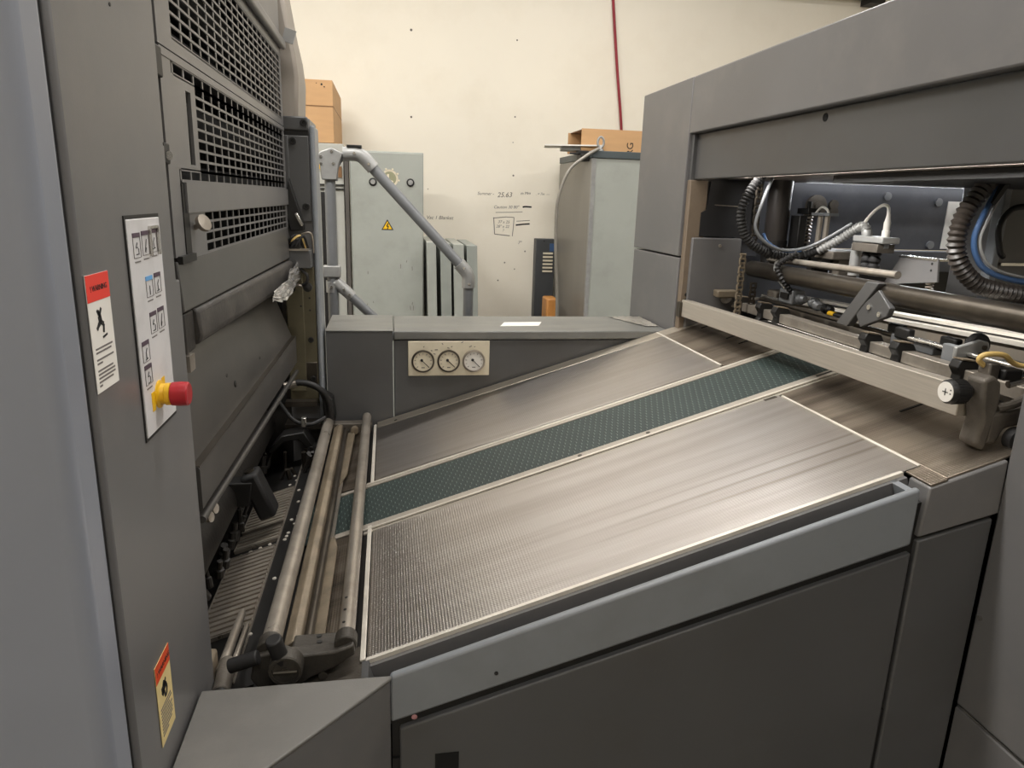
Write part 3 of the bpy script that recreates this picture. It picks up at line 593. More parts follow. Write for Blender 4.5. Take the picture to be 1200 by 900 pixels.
# ================================================================ guide bar frame lying over the infeed
gf = thing('guide_bar_frame', 'pair of worn steel tubes on cast end brackets across the board infeed', 'guide frame', (-0.12, 0.95, -0.69))
MB().cyl((-0.070, 0.962, -0.641), (-0.070, 2.085, -0.641), 0.0125, seg=20).build('guide_tube', STEEL, gf, bevel=0.001)
MB().cyl((-0.179, 0.965, -0.645), (-0.179, 2.085, -0.645), 0.0145, seg=20).build('guide_tube', STEEL, gf, bevel=0.001)
for k in range(3):
    MB().lathe([(0.0025, 0), (0.0025, 0.0006)], (-0.0745, 0.985+0.035*k, -0.6291), (-0.2, 0, 1), 8).build('tube_hole', BLACK, gf)
MB().prism([(-0.165, -0.665), (-0.150, -0.655), (-0.140, -0.658), (-0.138, -0.672), (-0.152, -0.688), (-0.168, -0.682)], 'xz', 0.985, 2.06).build('flat_bar', TAN, gf, bevel=0.002)
MB().cyl((-0.131, 0.985, -0.672), (-0.131, 2.06, -0.672), 0.0075, seg=14).build('thin_rod', STEEL_D, gf)
for (y0, y1) in ((0.99, 1.375), (1.66, 2.055)):
    g = MB(); n = 0.01
    a = [(-0.124, y0), (-0.104, y0), (-0.104, y1-0.05), (-0.112, y1), (-0.124, y1)] if y0 < 1.5 else [(-0.124, y0-0.02), (-0.106, y0+0.06), (-0.100, y1-0.03), (-0.106, y1), (-0.124, y1)]
    vs = [SB(p[0], p[1], n) for p in a]+[SB(p[0], p[1], n+0.003) for p in a]; m_ = len(a)
    g.add(vs, [tuple(range(m_))[::-1], tuple(range(m_, 2*m_))]+[(i, (i+1) % m_, m_+(i+1) % m_, m_+i) for i in range(m_)])
    g.build('paper_guide', TAN, gf)
g = MB(); slab(g, -0.124, -0.116, 1.30, 1.72, 0.006, 0.010); g.build('guide_edge', STEEL, gf)
# near bracket
br = MB(); br.prism([(-0.205, -0.680), (-0.198, -0.645), (-0.170, -0.638), (-0.150, -0.648), (-0.085, -0.645), (-0.058, -0.636), (-0.056, -0.652), (-0.085, -0.672), (-0.120, -0.686), (-0.150, -0.706), (-0.190, -0.706)], 'xz', 0.935, 0.962); br.build('end_bracket', CAST_D, gf, bevel=0.003)
MB().box((-0.150, 0.960, -0.690), (-0.082, 1.0, -0.654)).build('bracket_block', CAST_D, gf, bevel=0.004)
for (xx, r) in ((-0.179, 0.0175), (-0.070, 0.0165)):
    MB().cyl((xx, 0.945, -0.644), (xx, 0.972, -0.644), r, seg=20).build('tube_clamp', CAST_D, gf, bevel=0.002)
MB().lathe([(0.024, 0), (0.024, 0.022), (0.022, 0.024), (0.0185, 0.024), (0.018, 0.0215), (0.005, 0.0215), (0.005, 0.0235)], (-0.152, 0.936, -0.656), (0, -1, 0), 28).build('dial_knob', CAST_D, gf)
k_ = MB(); k_.bar((-0.168, 0.9115, -0.656), (-0.136, 0.9115, -0.656), 0.002, 0.002); k_.build('dial_groove', STEEL, gf)
MB().cyl((-0.157, 0.926, -0.648), (-0.167, 0.918, -0.606), 0.0115, seg=18).build('grip', RUB, gf, bevel=0.002)
MB().cyl((-0.190, 0.930, -0.641), (-0.231, 0.932, -0.654), 0.0105, seg=18).build('grip', RUB, gf, bevel=0.002)
MB().lathe([(0.0065, 0), (0.0065, 0.001), (0.005, 0.001)], (-0.103, 0.9345, -0.683), (0, -1, 0), 16).build('bracket_plug', CAST_D, gf)
for (xx, zz) in ((-0.110, -0.6535), (-0.112, -0.6535)):
    MB().lathe([(0.004, 0), (0.004, 0.001)], (xx, 0.975 if xx > -0.111 else 0.99, zz), (0, 0, 1), 10).build('bracket_hole', BLACK, gf)
# far bracket
MB().box((-0.205, 2.062, -0.690), (-0.055, 2.095, -0.655)).build('end_bracket', CAST, gf, bevel=0.003)
MB().lathe([(0.011, 0), (0.011, 0.02), (0.005, 0.021)], (-0.105, 2.06, -0.672), (0, -1, 0), 16).build('bracket_roller', TAN, gf)

# ================================================================ side console with vacuum gauges
con = thing('gauge_console', 'low dark grey console with three vacuum gauges behind the feed board', 'console', (0.3, 2.25, FL))
MB().box((-0.185, 2.119, FL), (0.009, 2.40, -0.389)).build('console_body', PAINT_D, con, bevel=0.003)
MB().box((0.013, 2.122, FL), (0.878, 2.40, -0.417)).build('console_body', PAINT_D, con, bevel=0.002)
ctop = mat('worn_console_top', (110, 110, 106), 0.36, var=0.12, scale=4, stretch=(1, 3, 1), bump=0.05, bscale=500, dirt=(150, 146, 136), dirt_amt=0.4, dscale=5)
MB().box((0.012, 2.116, -0.4145), (0.878, 2.405, -0.3885)).build('console_lid', ctop, con, bevel=0.004)
MB().box((-0.186, 2.117, -0.3895), (0.010, 2.405, -0.386)).build('console_lid', ctop, con, bevel=0.0015)
gp = MB().box((0.054, 2.116, -0.526), (0.301, 2.1225, -0.4185)).build('gauge_panel', CREAM, con, bevel=0.002)
for i, gx in enumerate((0.0985, 0.176, 0.2525)):
    c = (gx, 2.116, -0.480)
    g = MB().lathe([(0.0345, -0.001), (0.0350, 0.004), (0.0335, 0.008), (0.0300, 0.009), (0.0290, 0.005)], c, (0, -1, 0), 36).build('gauge', STEEL_D if i < 2 else STEEL, con)
    g['label'] = ('vacuum gauge with yellowed dial and black needle', 'vacuum gauge with yellowed dial and black needle', 'vacuum gauge with whiter dial and black needle')[i]
    MB().lathe([(0.0293, 0.0045), (0.0293, 0.0056)], c, (0, -1, 0), 36).build('dial_face', CREAM if i < 2 else WHITE, g)
    tk = MB()
    for k in range(11):
        an = math.radians(225-27*k); r0 = 0.0215; tk.bar((gx+math.cos(an)*r0, 2.1102, -0.480+math.sin(an)*r0), (gx+math.cos(an)*0.0265, 2.1102, -0.480+math.sin(an)*0.0265), 0.0012 if k % 2 else 0.002, 0.0004, up=(0, 1, 0))
    tk.bar((gx-0.005, 2.1102, -0.499), (gx+0.005, 2.1102, -0.499), 0.003, 0.0004, up=(0, 1, 0)); tk.build('dial_ticks', INKG, g)
    MB().bar((gx-0.006, 2.1085, -0.474), (gx+0.018, 2.1085, -0.498), 0.0022, 0.0006, up=(0, 1, 0)).build('needle', INK, g)
    MB().lathe([(0.0042, 0.006), (0.0042, 0.0085)], (gx-0.004, 2.116, -0.476), (0, -1, 0), 14).build('needle_hub', INK, g)
for (xx, zz, l) in ((0.099, -0.437, .004), (0.172, -0.438, .006), (0.183, -0.437, .004), (0.238, -0.437, .008), (0.253, -0.437, .004), (0.122, -0.447, .005), (0.134, -0.445, .009), (0.13, -0.456, .006), (0.155, -0.425, .004), (0.214, -0.424, .006)):
    MB().bar((xx, 2.1155, zz), (xx+l, 2.1155, zz+random.uniform(-.004, .004)), 0.0022, 0.0008, up=(0, 1, 0)).build('panel_mark', INKG, gp)
for (xx, yy, w_, d_) in ((0.42, 2.24, 0.063, 0.036),):
    s = MB(); s.obox((xx, yy, -0.3878), (w_, 0.004, 0), (0.012, d_, 0), (0, 0, 0.0006)); tag(s.build('paper_slip', PAPER, None, loc=(0.42, 2.24, H-0.3885)), 'blank white paper slip lying on the gauge console lid', 'paper')
# clear film left on the console beside the feeder
fm = MB(); nx, ny = 22, 9; rnd = random.Random(3)
V = [((0.825+0.045*i/nx)*(1-j/ny)+(0.755+0.115*i/nx)*j/ny+rnd.uniform(-.003, .003), 2.19+0.2*j/ny+rnd.uniform(-.004, .004), -0.387+max(0.0, 0.0012*rnd.random()+0.002*math.sin(i*1.1+j)*math.sin(j*1.7))) for j in range(ny+1) for i in range(nx+1)]
fm.add(V, [(j*(nx+1)+i, j*(nx+1)+i+1, (j+1)*(nx+1)+i+1, (j+1)*(nx+1)+i) for j in range(ny) for i in range(nx)])
o = fm.build('plastic_film', mat('dusty_film', (138, 134, 126), 0.3, var=0.35, scale=18), None, loc=(0.78, 2.27, H-0.3885)); tag(o, 'crumpled dusty plastic film on the console lid beside the feeder', 'film')
sm = o.modifiers.new('thickness', 'SOLIDIFY'); sm.thickness = 0.0008; sm.offset = 1
# torn film stuck to the padded bar of the press
fm = MB(); nx, ny = 14, 8; rnd = random.Random(5)
V = []
for j in range(ny+1):
    for i in range(nx+1):
        u = i/nx; v = j/ny
        V.append((-0.240+0.006*math.sin(6*u)+rnd.uniform(-.003, .003), 1.56+0.51*u, -0.203+0.024*u-(0.020+0.024*u+0.02*math.sin(3.1*u))*v+rnd.uniform(-.003, .003)))
fm.add(V, [(j*(nx+1)+i, j*(nx+1)+i+1, (j+1)*(nx+1)+i+1, (j+1)*(nx+1)+i) for j in range(ny) for i in range(nx)])
o = fm.build('torn_film', FOIL, None, smooth=False, loc=(-0.24, 1.95, H-0.22)); tag(o, 'torn scrap of silvery film hanging from the padded press bar', 'film')
sm = o.modifiers.new('thickness', 'SOLIDIFY'); sm.thickness = 0.0008
# ================================================================ sheet feeder (right)
fd = thing('sheet_feeder', 'dark grey sheet feeder housing with open front and overhead beam', 'machine', (1.4, 1.5, FL))
MB().box((0.880, 2.108, -0.153), (1.02, 2.525, 0.362)).build('pillar_cover', PAINT, fd, bevel=0.003)
MB().box((0.882, 2.108, FL), (1.02, 2.525, -0.158)).build('pillar_cover', PAINT, fd, bevel=0.003)
MB().box((0.880, 0.35, 0.204), (2.3, 2.105, 0.362)).build('top_cover', PAINT, fd, bevel=0.004)
MB().box((0.902, 0.35, 0.074), (0.925, 2.092, 0.203)).build('beam_panel', PAINT_D, fd, bevel=0.003)
MB().box((0.890, 2.090, -0.153), (0.93, 2.107, 0.203)).build('beam_end', PAINT_D, fd, bevel=0.002)
MB().lathe([(0.0085, 0), (0.0085, 0.0012), (0.0075, 0.0012), (0.007, 0.0004)], (0.902, 1.448, 0.186), (-1, 0, 0), 20).build('panel_hole', DARKHOLE, fd)
MB().box((1.0, 0.35, 0.080), (2.3, 2.18, 0.12)).build('beam_underside', mat('warm_grey_underside', (120, 112, 104), 0.5), fd)
MB().box((1.05, 0.9, 0.062), (2.2, 1.62, 0.079)).build('rail_carrier', BLACK, fd)
# far inner side: worn frame strip, dark panel, grey cover
MB().box((0.888, 2.080, FL), (0.944, 2.107, 0.073)).build('frame_strip', mat('worn_beige_frame', (120, 106, 90), 0.55, var=0.12, scale=12, dirt=(82, 72, 60), dirt_amt=0.5, dscale=12), fd, bevel=0.002)
MB().box((0.93, 2.086, -0.09), (1.09, 2.104, 0.078)).build('inner_panel', mat('near_black_panel', (38, 38, 40), 0.5), fd)
MB().prism([(0.928, -0.02), (0.944, -0.012), (0.95, 0.07), (1.09, 0.07), (1.09, -0.09), (0.928, -0.09)], 'xz', 2.076, 2.084).build('inner_panel', mat('near_black_panel', (38, 38, 40), 0.5), fd)
MB().bar((0.968, 2.074, 0.003), (1.06, 2.074, 0.0), 0.003, 0.003).build('panel_scratch', STEEL, fd)
MB().box((0.905, 2.070, -0.40), (1.066, 2.10, -0.094)).build('inner_cover', PAINT, fd, bevel=0.004)
bolt('cover_screw', (0.995, 2.070, -0.117), (0, -1, 0), 0.005, 0.003, fd, STEEL)
for zz in (-0.152, -0.268, -0.285):
    MB().lathe([(0.0055, 0), (0.0055, 0.001)], (0.912 if zz > -0.2 else 0.905, 2.0795, zz), (0, -1, 0), 12).build('frame_hole', BLACK, fd)
# far side wall of the feeder with its fittings
BACK = mat('blue_grey_side_wall', (78, 80, 86), 0.38, var=0.08, scale=4, dirt=(120, 120, 124), dirt_amt=0.3, dscale=7)
MB().box((1.07, 2.30, -0.13), (2.6, 2.34, 0.2)).build('side_wall', BACK, fd)
MB().box((1.07, 2.27, -0.205), (2.6, 2.30, -0.132)).build('side_wall_rail', BACK, fd, bevel=0.003)
MB().box((1.07, 2.30, -0.6), (2.6, 2.34, -0.205)).build('side_wall', BLACK, fd)
MB().box((1.10, 2.24, -0.34), (1.60, 2.29, -0.205)).build('side_plate', PAINT_B, fd, bevel=0.003)
MB().prism([(1.15, -0.13), (1.30, -0.13), (1.345, 0.08), (1.15, 0.08)], 'xz', 2.285, 2.30).build('side_plate', BACK, fd)
MB().lathe([(0.037, 0), (0.037, 0.012), (0.033, 0.014), (0.012, 0.014), (0.012, 0.02), (0.007, 0.021)], (1.437, 2.30, 0.010), (0, -1, 0), 28).build('pivot_disc', CAST, fd)
MB().lathe([(0.0165, 0), (0.0165, 0.01), (0.008, 0.011)], (1.502, 2.30, 0.016), (0, -1, 0), 20).build('oval_boss', CAST, fd)
MB().lathe([(0.0165, 0), (0.0165, 0.0098), (0.008, 0.01)], (1.504, 2.30, -0.006), (0, -1, 0), 20).build('oval_boss', CAST, fd)
for (xx, zz, r) in ((1.703, 0.050, 0.014), (1.905, 0.036, 0.014), (1.90, -0.112, 0.014)):
    MB().lathe([(r, 0), (r, 0.008), (r*0.5, 0.009)], (xx, 2.30, zz), (0, -1, 0), 18).build('wall_bolt', GALV, fd)
MB().box((1.945, 2.296, -0.124), (2.185, 2.2995, 0.040)).build('instruction_sheet', PAPER, fd)
for r in range(5):
    for c in range(4):
        o = MB(); x0 = 2.03+c*0.036; z0 = 0.022-r*0.028
        o.box((x0, 2.2945, z0), (x0+0.024, 2.296, z0+0.0025)); o.box((x0+0.004, 2.2945, z0-0.010), (x0+0.018, 2.296, z0-0.008)); o.build('printed_line', INKG, fd)
for c in range(3):
    MB().box((1.985+c*0.012, 2.2945, -0.09), (1.987+c*0.012, 2.296, 0.02)).build('printed_line', INKG, fd)
MB().box((2.150, 2.2945, -0.105), (2.158, 2.296, -0.088)).build('printed_mark', INK, fd)
# light strip inside the feeder
ls = MB().box((1.36, 2.235, 0.100), (2.30, 2.275, 0.118)).build('light_strip', WHITE, fd)
MB().cyl((1.37, 2.225, 0.097), (2.20, 2.225, 0.097), 0.0075, seg=12).build('light_tube', emis('strip_light', (236, 244, 255), 5.0), fd)
ld = bpy.data.lights.new('strip_glow', 'AREA'); ld.shape = 'RECTANGLE'; ld.size = 0.85; ld.size_y = 0.03; ld.energy = 4; ld.color = (0.92, 0.96, 1.0)
lo = bpy.data.objects.new('strip_glow', ld); COL.objects.link(lo); lo.parent = fd; lo.location = (1.78-1.4, 2.225-1.5, H+0.086)
lo.rotation_euler = (math.radians(-58), 0, 0)
MB().box((0.926, 0.35, 0.135), (0.999, 2.09, 0.145)).build('lamp_recess', WHITE, fd)
MB().cyl((0.962, 1.0, 0.112), (0.962, 2.0, 0.112), 0.008, seg=12).build('light_tube', emis('beam_tube', (255, 246, 232), 1.5), fd)
ld = bpy.data.lights.new('beam_lamp', 'AREA'); ld.shape = 'RECTANGLE'; ld.size = 0.03; ld.size_y = 1.0; ld.energy = 4.0; ld.spread = math.radians(105); ld.color = (1.0, 0.97, 0.93)
lo = bpy.data.objects.new('beam_lamp', ld); COL.objects.link(lo); lo.parent = fd; lo.location = (0.962-1.4, 1.5-1.5, H+0.100); lo.rotation_euler = (0, math.radians(-52), 0)
# pillars, chains
MB().cyl((1.162, 2.05, -0.12), (1.162, 2.05, 0.08), 0.034, seg=28).build('guide_column', mat('dark_column', (54, 50, 48), 0.35, metal=0.3), fd)
MB().cyl((1.162, 2.05, -0.2), (1.162, 2.05, -0.095), 0.036, seg=28).build('column_collar', BLACK, fd)
MB().box((1.075, 2.10, -0.15), (1.135, 2.13, 0.08)).build('chain_guard', BACK, fd, bevel=0.002)
hl = MB().box((1.105, 2.092, -0.05), (1.128, 2.099, 0.04)).build('slot_frame', STEEL_B, fd); MB().box((1.108, 2.090, -0.047), (1.128, 2.093, 0.037)).build('slot', BACK, fd)
def chain(x, y, z0, z1, m):
    o = MB(); n = int((z1-z0)/0.0127)
    for k in range(n):
        z = z0+k*0.0127
        for s in (-0.0055, 0.0055):
            o.obox((x+s*(1.0 if k % 2 else 1.45), y, z), (0.0011, 0, 0), (0, 0.0045, 0), (0, 0, 0.0088))
        o.cyl((x-0.009, y, z+0.0063), (x+0.009, y, z+0.0063), 0.0036, seg=8)
    return o.build('hoist_chain', m, fd)
chain(1.040, 1.95, -0.11, 0.08, STEEL_D); chain(1.012, 1.95, -0.33, -0.125, TAN); chain(1.060, 1.96, -0.30, -0.20, STEEL_D)
# near pillar and lower body
MB().box((0.930, 0.15, -0.797), (1.7, 0.884, 0.203)).build('near_cover', PAINT, fd, bevel=0.004)
MB().box((0.932, 0.15, -0.801), (1.7, 0.882, -0.798)).build('cover_joint', STEEL_B, fd)
MB().box((0.930, 0.15, FL), (1.7, 0.884, -0.802)).build('near_cover', PAINT, fd, bevel=0.003)
MB().lathe([(0.004, 0), (0.004, 0.003)], (0.9295, 0.872, -0.628), (-1, 0, 0), 10).build('cover_screw', STEEL_B, fd)
MB().box((1.04, 0.93, FL), (2.2, 2.05, -0.45)).build('feeder_body', BLACK, fd)
MB().box((1.02, 0.93, -0.46), (1.22, 2.07, -0.36)).build('pile_stop', SOOT, fd)
MB().box((1.52, 1.60, -0.5), (1.9, 1.75, 0.078)).build('inner_box', PAINT, fd, bevel=0.004)
MB().box((1.500, 1.59, -0.215), (1.52, 1.62, 0.078)).build('box_edge', PAINT_L, fd, bevel=0.003)
MB().box((1.53, 1.592, -0.125), (1.62, 1.60, -0.118)).build('box_lip', STEEL_B, fd)
MB().tube(spline([(1.50, 1.56, -0.10), (1.478, 1.55, -0.085), (1.463, 1.55, -0.03), (1.488, 1.55, 0.012), (1.54, 1.55, 0.022), (1.62, 1.55, 0.02)], 8), 0.007, 10).build('black_cable', RUB, fd)
# transport plate with silver strips
MB().loft([(1.205, -0.40), (1.222, -0.40), (1.222, -0.236), (1.205, -0.236)], 0.95, [(1.205, -0.40), (1.222, -0.40), (1.222, -0.278), (1.205, -0.278)], 2.03).build('pile_plate', mat('smeared_steel_plate', (150, 142, 130), 0.38, metal=0.4, var=0.2, scale=5, dirt=(170, 140, 110), dirt_amt=0.4, dscale=5), fd)
MB().loft([(1.200, -0.237), (1.224, -0.237), (1.224, -0.229), (1.200, -0.229)], 0.95, [(1.200, -0.279), (1.224, -0.279), (1.224, -0.271), (1.200, -0.271)], 2.03).build('silver_strip', STRIP, fd)
MB().loft([(1.232, -0.226), (1.268, -0.226), (1.268, -0.219), (1.232, -0.219)], 0.95, [(1.232, -0.268), (1.268, -0.268), (1.268, -0.261), (1.232, -0.261)], 2.03).build('silver_strip', STRIP, fd)
MB().loft([(1.2245, -0.30), (1.2315, -0.30), (1.2315, -0.228), (1.2245, -0.228)], 0.95, [(1.2245, -0.30), (1.2315, -0.30), (1.2315, -0.270), (1.2245, -0.270)], 2.03).build('strip_gap', BLACK, fd)
# slotted white comb over the pile
cb = MB(); cb.box((0.985, 1.22, -0.309), (1.044, 1.82, -0.305)); cb.build('comb_plate', PAPER, fd)
sl = MB()
for k in range(52):
    y = 1.225+k*0.0115; sl.obox((1.012, y, -0.3045), (0.022, 0.004, 0), (-0.0008, 0.0028, 0), (0, 0, 0.0012))
tag(sl.build('comb_slots', BLACK, fd), kind='stuff')

# ---- round cross tube
xt = thing('cross_tube', 'thick dark steel tube spanning the feeder opening', 'tube', (1.105, 1.5, -0.18))
MB().cyl((1.105, 0.90, -0.177), (1.105, 2.065, -0.183), 0.024, seg=28).build('tube', STEEL_D, xt)
MB().cyl((1.140, 1.46, -0.140), (1.140, 2.03, -0.150), 0.009, seg=14).build('thin_shaft', STEEL, xt)
a = MB(); a.obox((1.085, 1.500, -0.212), (0.002, 0.024, -0.0), (0.010, 0, 0.0), (0.0, -0.046, 0.056)); a.build('clamp_arm', PAINT_D, xt, bevel=0.002)
a = MB(); a.prism([(1.475, -0.262), (1.392, -0.225), (1.385, -0.205), (1.43, -0.17), (1.50, -0.23)], 'yz', 1.075, 1.09); a.build('arm_bracket', PAINT_D, xt, bevel=0.002)
for (yy, zz) in ((1.452, -0.212), (1.415, -0.223)):
    MB().lathe([(0.006, 0), (0.006, 0.003), (0.003, 0.003)], (1.075, yy, zz), (-1, 0, 0), 14).build('arm_bolt', STEEL_B, xt)
None and MB().tube([(1.08+0.026*math.cos(t), 1.43, -0.180+0.026*math.sin(t)) for t in [i*math.pi/8 for i in range(17)]], 0.004, 8).build('arm_ring', STEEL_D, xt)

# ---- flat front bar with scale knob
fb = thing('front_bar', 'flat brushed aluminium bar with round scale knob across the feeder front', 'bar', (0.9, 1.5, -0.36))
P0 = Vector((0.896, 2.062, -0.3065)); P1 = Vector((0.910, 0.965, -0.2915))
b_ = MB(); d = (P1-P0).normalized(); sd = Vector((1, 0, 0)); b_.obox((P0+P1)/2, (P1-P0)/2, (0.011, 0, 0), (0, 0, 0.0255)); b_.build('bar', ALU, fb, bevel=0.002)
b_ = MB(); b_.obox((P0+P1)/2+Vector((0.016, 0, 0.019)), (P1-P0)/2, (0.008, 0, 0), (0, 0, 0.004)); b_.build('bar_flange', ALU, fb, bevel=0.001)
MB().box((0.878, 2.055, -0.335), (0.902, 2.082, -0.288)).build('bar_end', STEEL_D, fb, bevel=0.002)
kn = MB().lathe([(0.0168, 0), (0.0190, 0.003), (0.0194, 0.018), (0.0190, 0.030), (0.014, 0.036), (0.010, 0.042)], (0.858, 0.949, -0.271), (1, 0, 0), 40).build('scale_knob', BLACK, fb)
MB().lathe([(0.0160, 0), (0.0160, 0.0008)], (0.858, 0.949, -0.271), (-1, 0, 0), 32).build('knob_face', WHITE, kn)
c_ = MB(); c_.box((0.8565, 0.9435, -0.2716), (0.8573, 0.9545, -0.2704)); c_.box((0.8565, 0.9484, -0.2765), (0.8573, 0.9496, -0.2655)); c_.build('plus_mark', INK, kn)
for z_ in (-0.266, -0.272): MB().box((0.8566, 0.9375, z_-0.001), (0.8573, 0.9395, z_+0.001)).build('knob_dot', INK, kn)
rg = MB()
for k in range(28):
    an = 2*math.pi*k/28; rg.obox((0.877, 0.949+0.0194*math.cos(an), -0.271+0.0194*math.sin(an)), (0.010, 0, 0), (0, 0.0007*math.sin(an), -0.0007*math.cos(an)), (0, 0.0006*math.cos(an), 0.0006*math.sin(an)))
tag(rg.build('knurling', BLACK, kn), kind='stuff')
# casting that carries the bar, with roller and fittings
cs = MB(); cs.prism([(0.900, -0.248), (0.918, -0.240), (0.934, -0.252), (0.938, -0.285), (0.930, -0.345), (0.925, -0.365), (0.905, -0.352), (0.912, -0.315), (0.905, -0.285)], 'xz', 0.925, 0.962); cs.build('bar_casting', CAST, fb, bevel=0.006, seg=3)
cs = MB(); cs.prism([(0.925, -0.300), (0.96, -0.298), (1.01, -0.288), (1.03, -0.285), (1.03, -0.318), (0.985, -0.322), (0.955, -0.328), (0.945, -0.352), (0.925, -0.352)], 'xz', 0.925, 0.955); cs.build('bar_casting', CAST, fb, bevel=0.006, seg=3)
MB().tube(spline([(0.938, 0.93, -0.294), (0.965, 0.925, -0.285), (1.0, 0.93, -0.268), (1.05, 0.95, -0.25)], 6), 0.007, 10).build('casting_rib', CAST, fb)
MB().lathe([(0.019, 0), (0.019, 0.016), (0.014, 0.018), (0.013, 0.015), (0.007, 0.015), (0.006, 0.019)], (0.968, 0.922, -0.341), (0, -1, 0), 24).build('roller', RUB, fb)
MB().lathe([(0.0095, 0), (0.009, 0.003), (0.003, 0.003)], (0.968, 0.907, -0.341), (0, -1, 0), 18).build('roller_hub', STEEL, fb)
MB().box((0.965, 0.985, -0.30), (0.985, 1.01, -0.235)).build('fitting_post', CAST, fb, bevel=0.003)
MB().box((0.95, 0.97, -0.275), (0.965, 1.0, -0.255)).build('fitting_block', TAN, fb, bevel=0.003)
MB().cyl((0.945, 0.985, -0.262), (0.975, 0.985, -0.262), 0.006, seg=12).build('fitting_nipple', STEEL_B, fb)
MB().cyl((1.0, 0.98, -0.27), (1.03, 0.98, -0.262), 0.006, seg=12).build('fitting_nipple', STEEL_B, fb)
MB().tube(spline([(0.972, 1.0, -0.245), (0.955, 1.0, -0.232), (0.962, 0.995, -0.222), (0.99, 0.99, -0.222), (1.01, 0.99, -0.235), (1.03, 0.985, -0.240), (1.06, 0.98, -0.235)], 7), 0.0045, 10).build('yellow_hose', COPPER, fb)
MB().box((0.985, 0.975, -0.262), (1.02, 1.0, -0.244)).build('valve_block', BLACK, fb, bevel=0.003)

# ---- square bar with clip-on fingers
sbar = thing('finger_bar', 'square steel bar with black clip-on fingers behind the front bar', 'bar', (1.06, 1.5, -0.29))
MB().box((1.046, 0.93, -0.304), (1.076, 2.03, -0.279)).build('bar', STEEL, sbar, bevel=0.002)
for yy in (2.0, 1.872, 1.785, 1.404, 1.302, 1.134):
    c_ = MB(); c_.prism([(1.036, -0.262), (1.072, -0.266), (1.082, -0.282), (1.078, -0.306), (1.050, -0.312), (1.018, -0.338), (1.014, -0.333), (1.038, -0.304), (1.040, -0.290), (1.030, -0.276)], 'xz', yy-0.012, yy+0.012)
    c_.build('finger', BLACK if yy != 2.0 else SOOT, sbar, bevel=0.002)
    MB().obox((1.054, yy, -0.2618), (0.016, 0, -0.0018), (0, 0.012, 0), (0, 0, 0.0012)).build('finger_top', TAN, sbar)
MB().cyl((1.098, 0.93, -0.262), (1.098, 1.38, -0.262), 0.0055, seg=12).build('thin_rod', STEEL_B, sbar)
MB().cyl((1.112, 0.93, -0.268), (1.112, 2.0, -0.268), 0.006, seg=12).build('thin_rod', STEEL_D, sbar)
for (yy, xx) in ((1.36, 1.10), (1.41, 1.12), (1.25, 1.12), (1.22, 1.15)):
    MB().box((xx-0.008, yy-0.022, -0.268), (xx+0.010, yy+0.022, -0.243)).build('sheet_finger', BLACK, sbar, bevel=0.004)
MB().box((1.10, 1.27, -0.285), (1.13, 1.40, -0.262)).build('finger_base', GALV, sbar, bevel=0.002)
MB().box((1.085, 1.19, -0.30), (1.10, 1.23, -0.250)).build('finger_base', GALV, sbar, bevel=0.002)
for k in range(3): MB().bar((1.05, 2.06-0.01*k, -0.30+0.01*k), (1.10+0.02*k, 2.03, -0.27), 0.012, 0.006).build('end_link', STEEL, sbar)
MB().lathe([(0.018, 0), (0.018, 0.014), (0.010, 0.016)], (1.02, 2.05, -0.272), (-0.3, -1, 0.2), 18).build('end_clamp', CAST, sbar)
MB().box((0.985, 2.03, -0.270), (1.055, 2.065, -0.248)).build('end_block', TAN, sbar, bevel=0.004)

# ---- paper wheel
pw = MB().lathe([(0.012, 0), (0.022, 0), (0.0245, 0.003), (0.0245, 0.013), (0.022, 0.016), (0.012, 0.016)], (1.128, 1.20, -0.248), (0, -1, 0), 32).build('paper_wheel', RUB, sbar)
h_ = MB(); h_.prism([(1.070, -0.272), (1.070, -0.248), (1.12, -0.234), (1.139, -0.238), (1.145, -0.252), (1.134, -0.266)], 'xz', 1.177, 1.186); h_.build('wheel_arm', GALV_L, pw, bevel=0.003)
MB().lathe([(0.005, 0), (0.005, 0.003), (0.002, 0.003)], (1.130, 1.177, -0.249), (0, -1, 0), 12).build('wheel_screw', STEEL_D, pw)
MB().box((1.118, 1.16, -0.285), (1.132, 1.178, -0.258)).build('wheel_catch', BLACK, pw, bevel=0.003)
MB().box((1.15, 1.10, -0.290), (1.18, 1.16, -0.268)).build('wheel_block', GREEN_D, sbar, bevel=0.002)

# ---- suction head in the middle of the feeder
sh = thing('suction_head', 'suction head with springs, bellows and white plug behind the cross tube', 'machine part', (1.25, 1.85, -0.2))
MB().box((1.20, 1.70, -0.21), (1.32, 2.14, -0.185)).build('head_base', STEEL_D, sh, bevel=0.002)
MB().box((1.21, 1.82, -0.135), (1.31, 2.12, -0.112)).build('head_plate', CAST, sh, bevel=0.003)
MB().box((1.20, 1.99, -0.115), (1.225, 2.04, -0.02)).build('spring_guide', BLACK, sh, bevel=0.002)
def spring(p, q, r, turns, wr, m, nm):
    p = Vector(p); q = Vector(q); n = turns*12
    MB().tube([p.lerp(q, i/n)+Vector((r*math.cos(2*math.pi*i/12), r*math.sin(2*math.pi*i/12), 0)) for i in range(n+1)], wr, 6).build(nm, m, sh)
spring((1.25, 2.03, -0.105), (1.25, 2.03, -0.012), 0.012, 9, 0.0034, STEEL, 'coil_spring')
MB().cyl((1.25, 2.03, -0.115), (1.25, 2.03, 0.022), 0.007, seg=12).build('spring_rod', BLACK, sh)
MB().box((1.23, 2.00, -0.016), (1.27, 2.06, 0.002)).build('spring_cap', BLACK, sh, bevel=0.002)
for yy in (1.965, 1.93):
    MB().cyl((1.25, yy, -0.115), (1.25, yy, -0.012), 0.0075, seg=12).build('head_post', STEEL, sh)
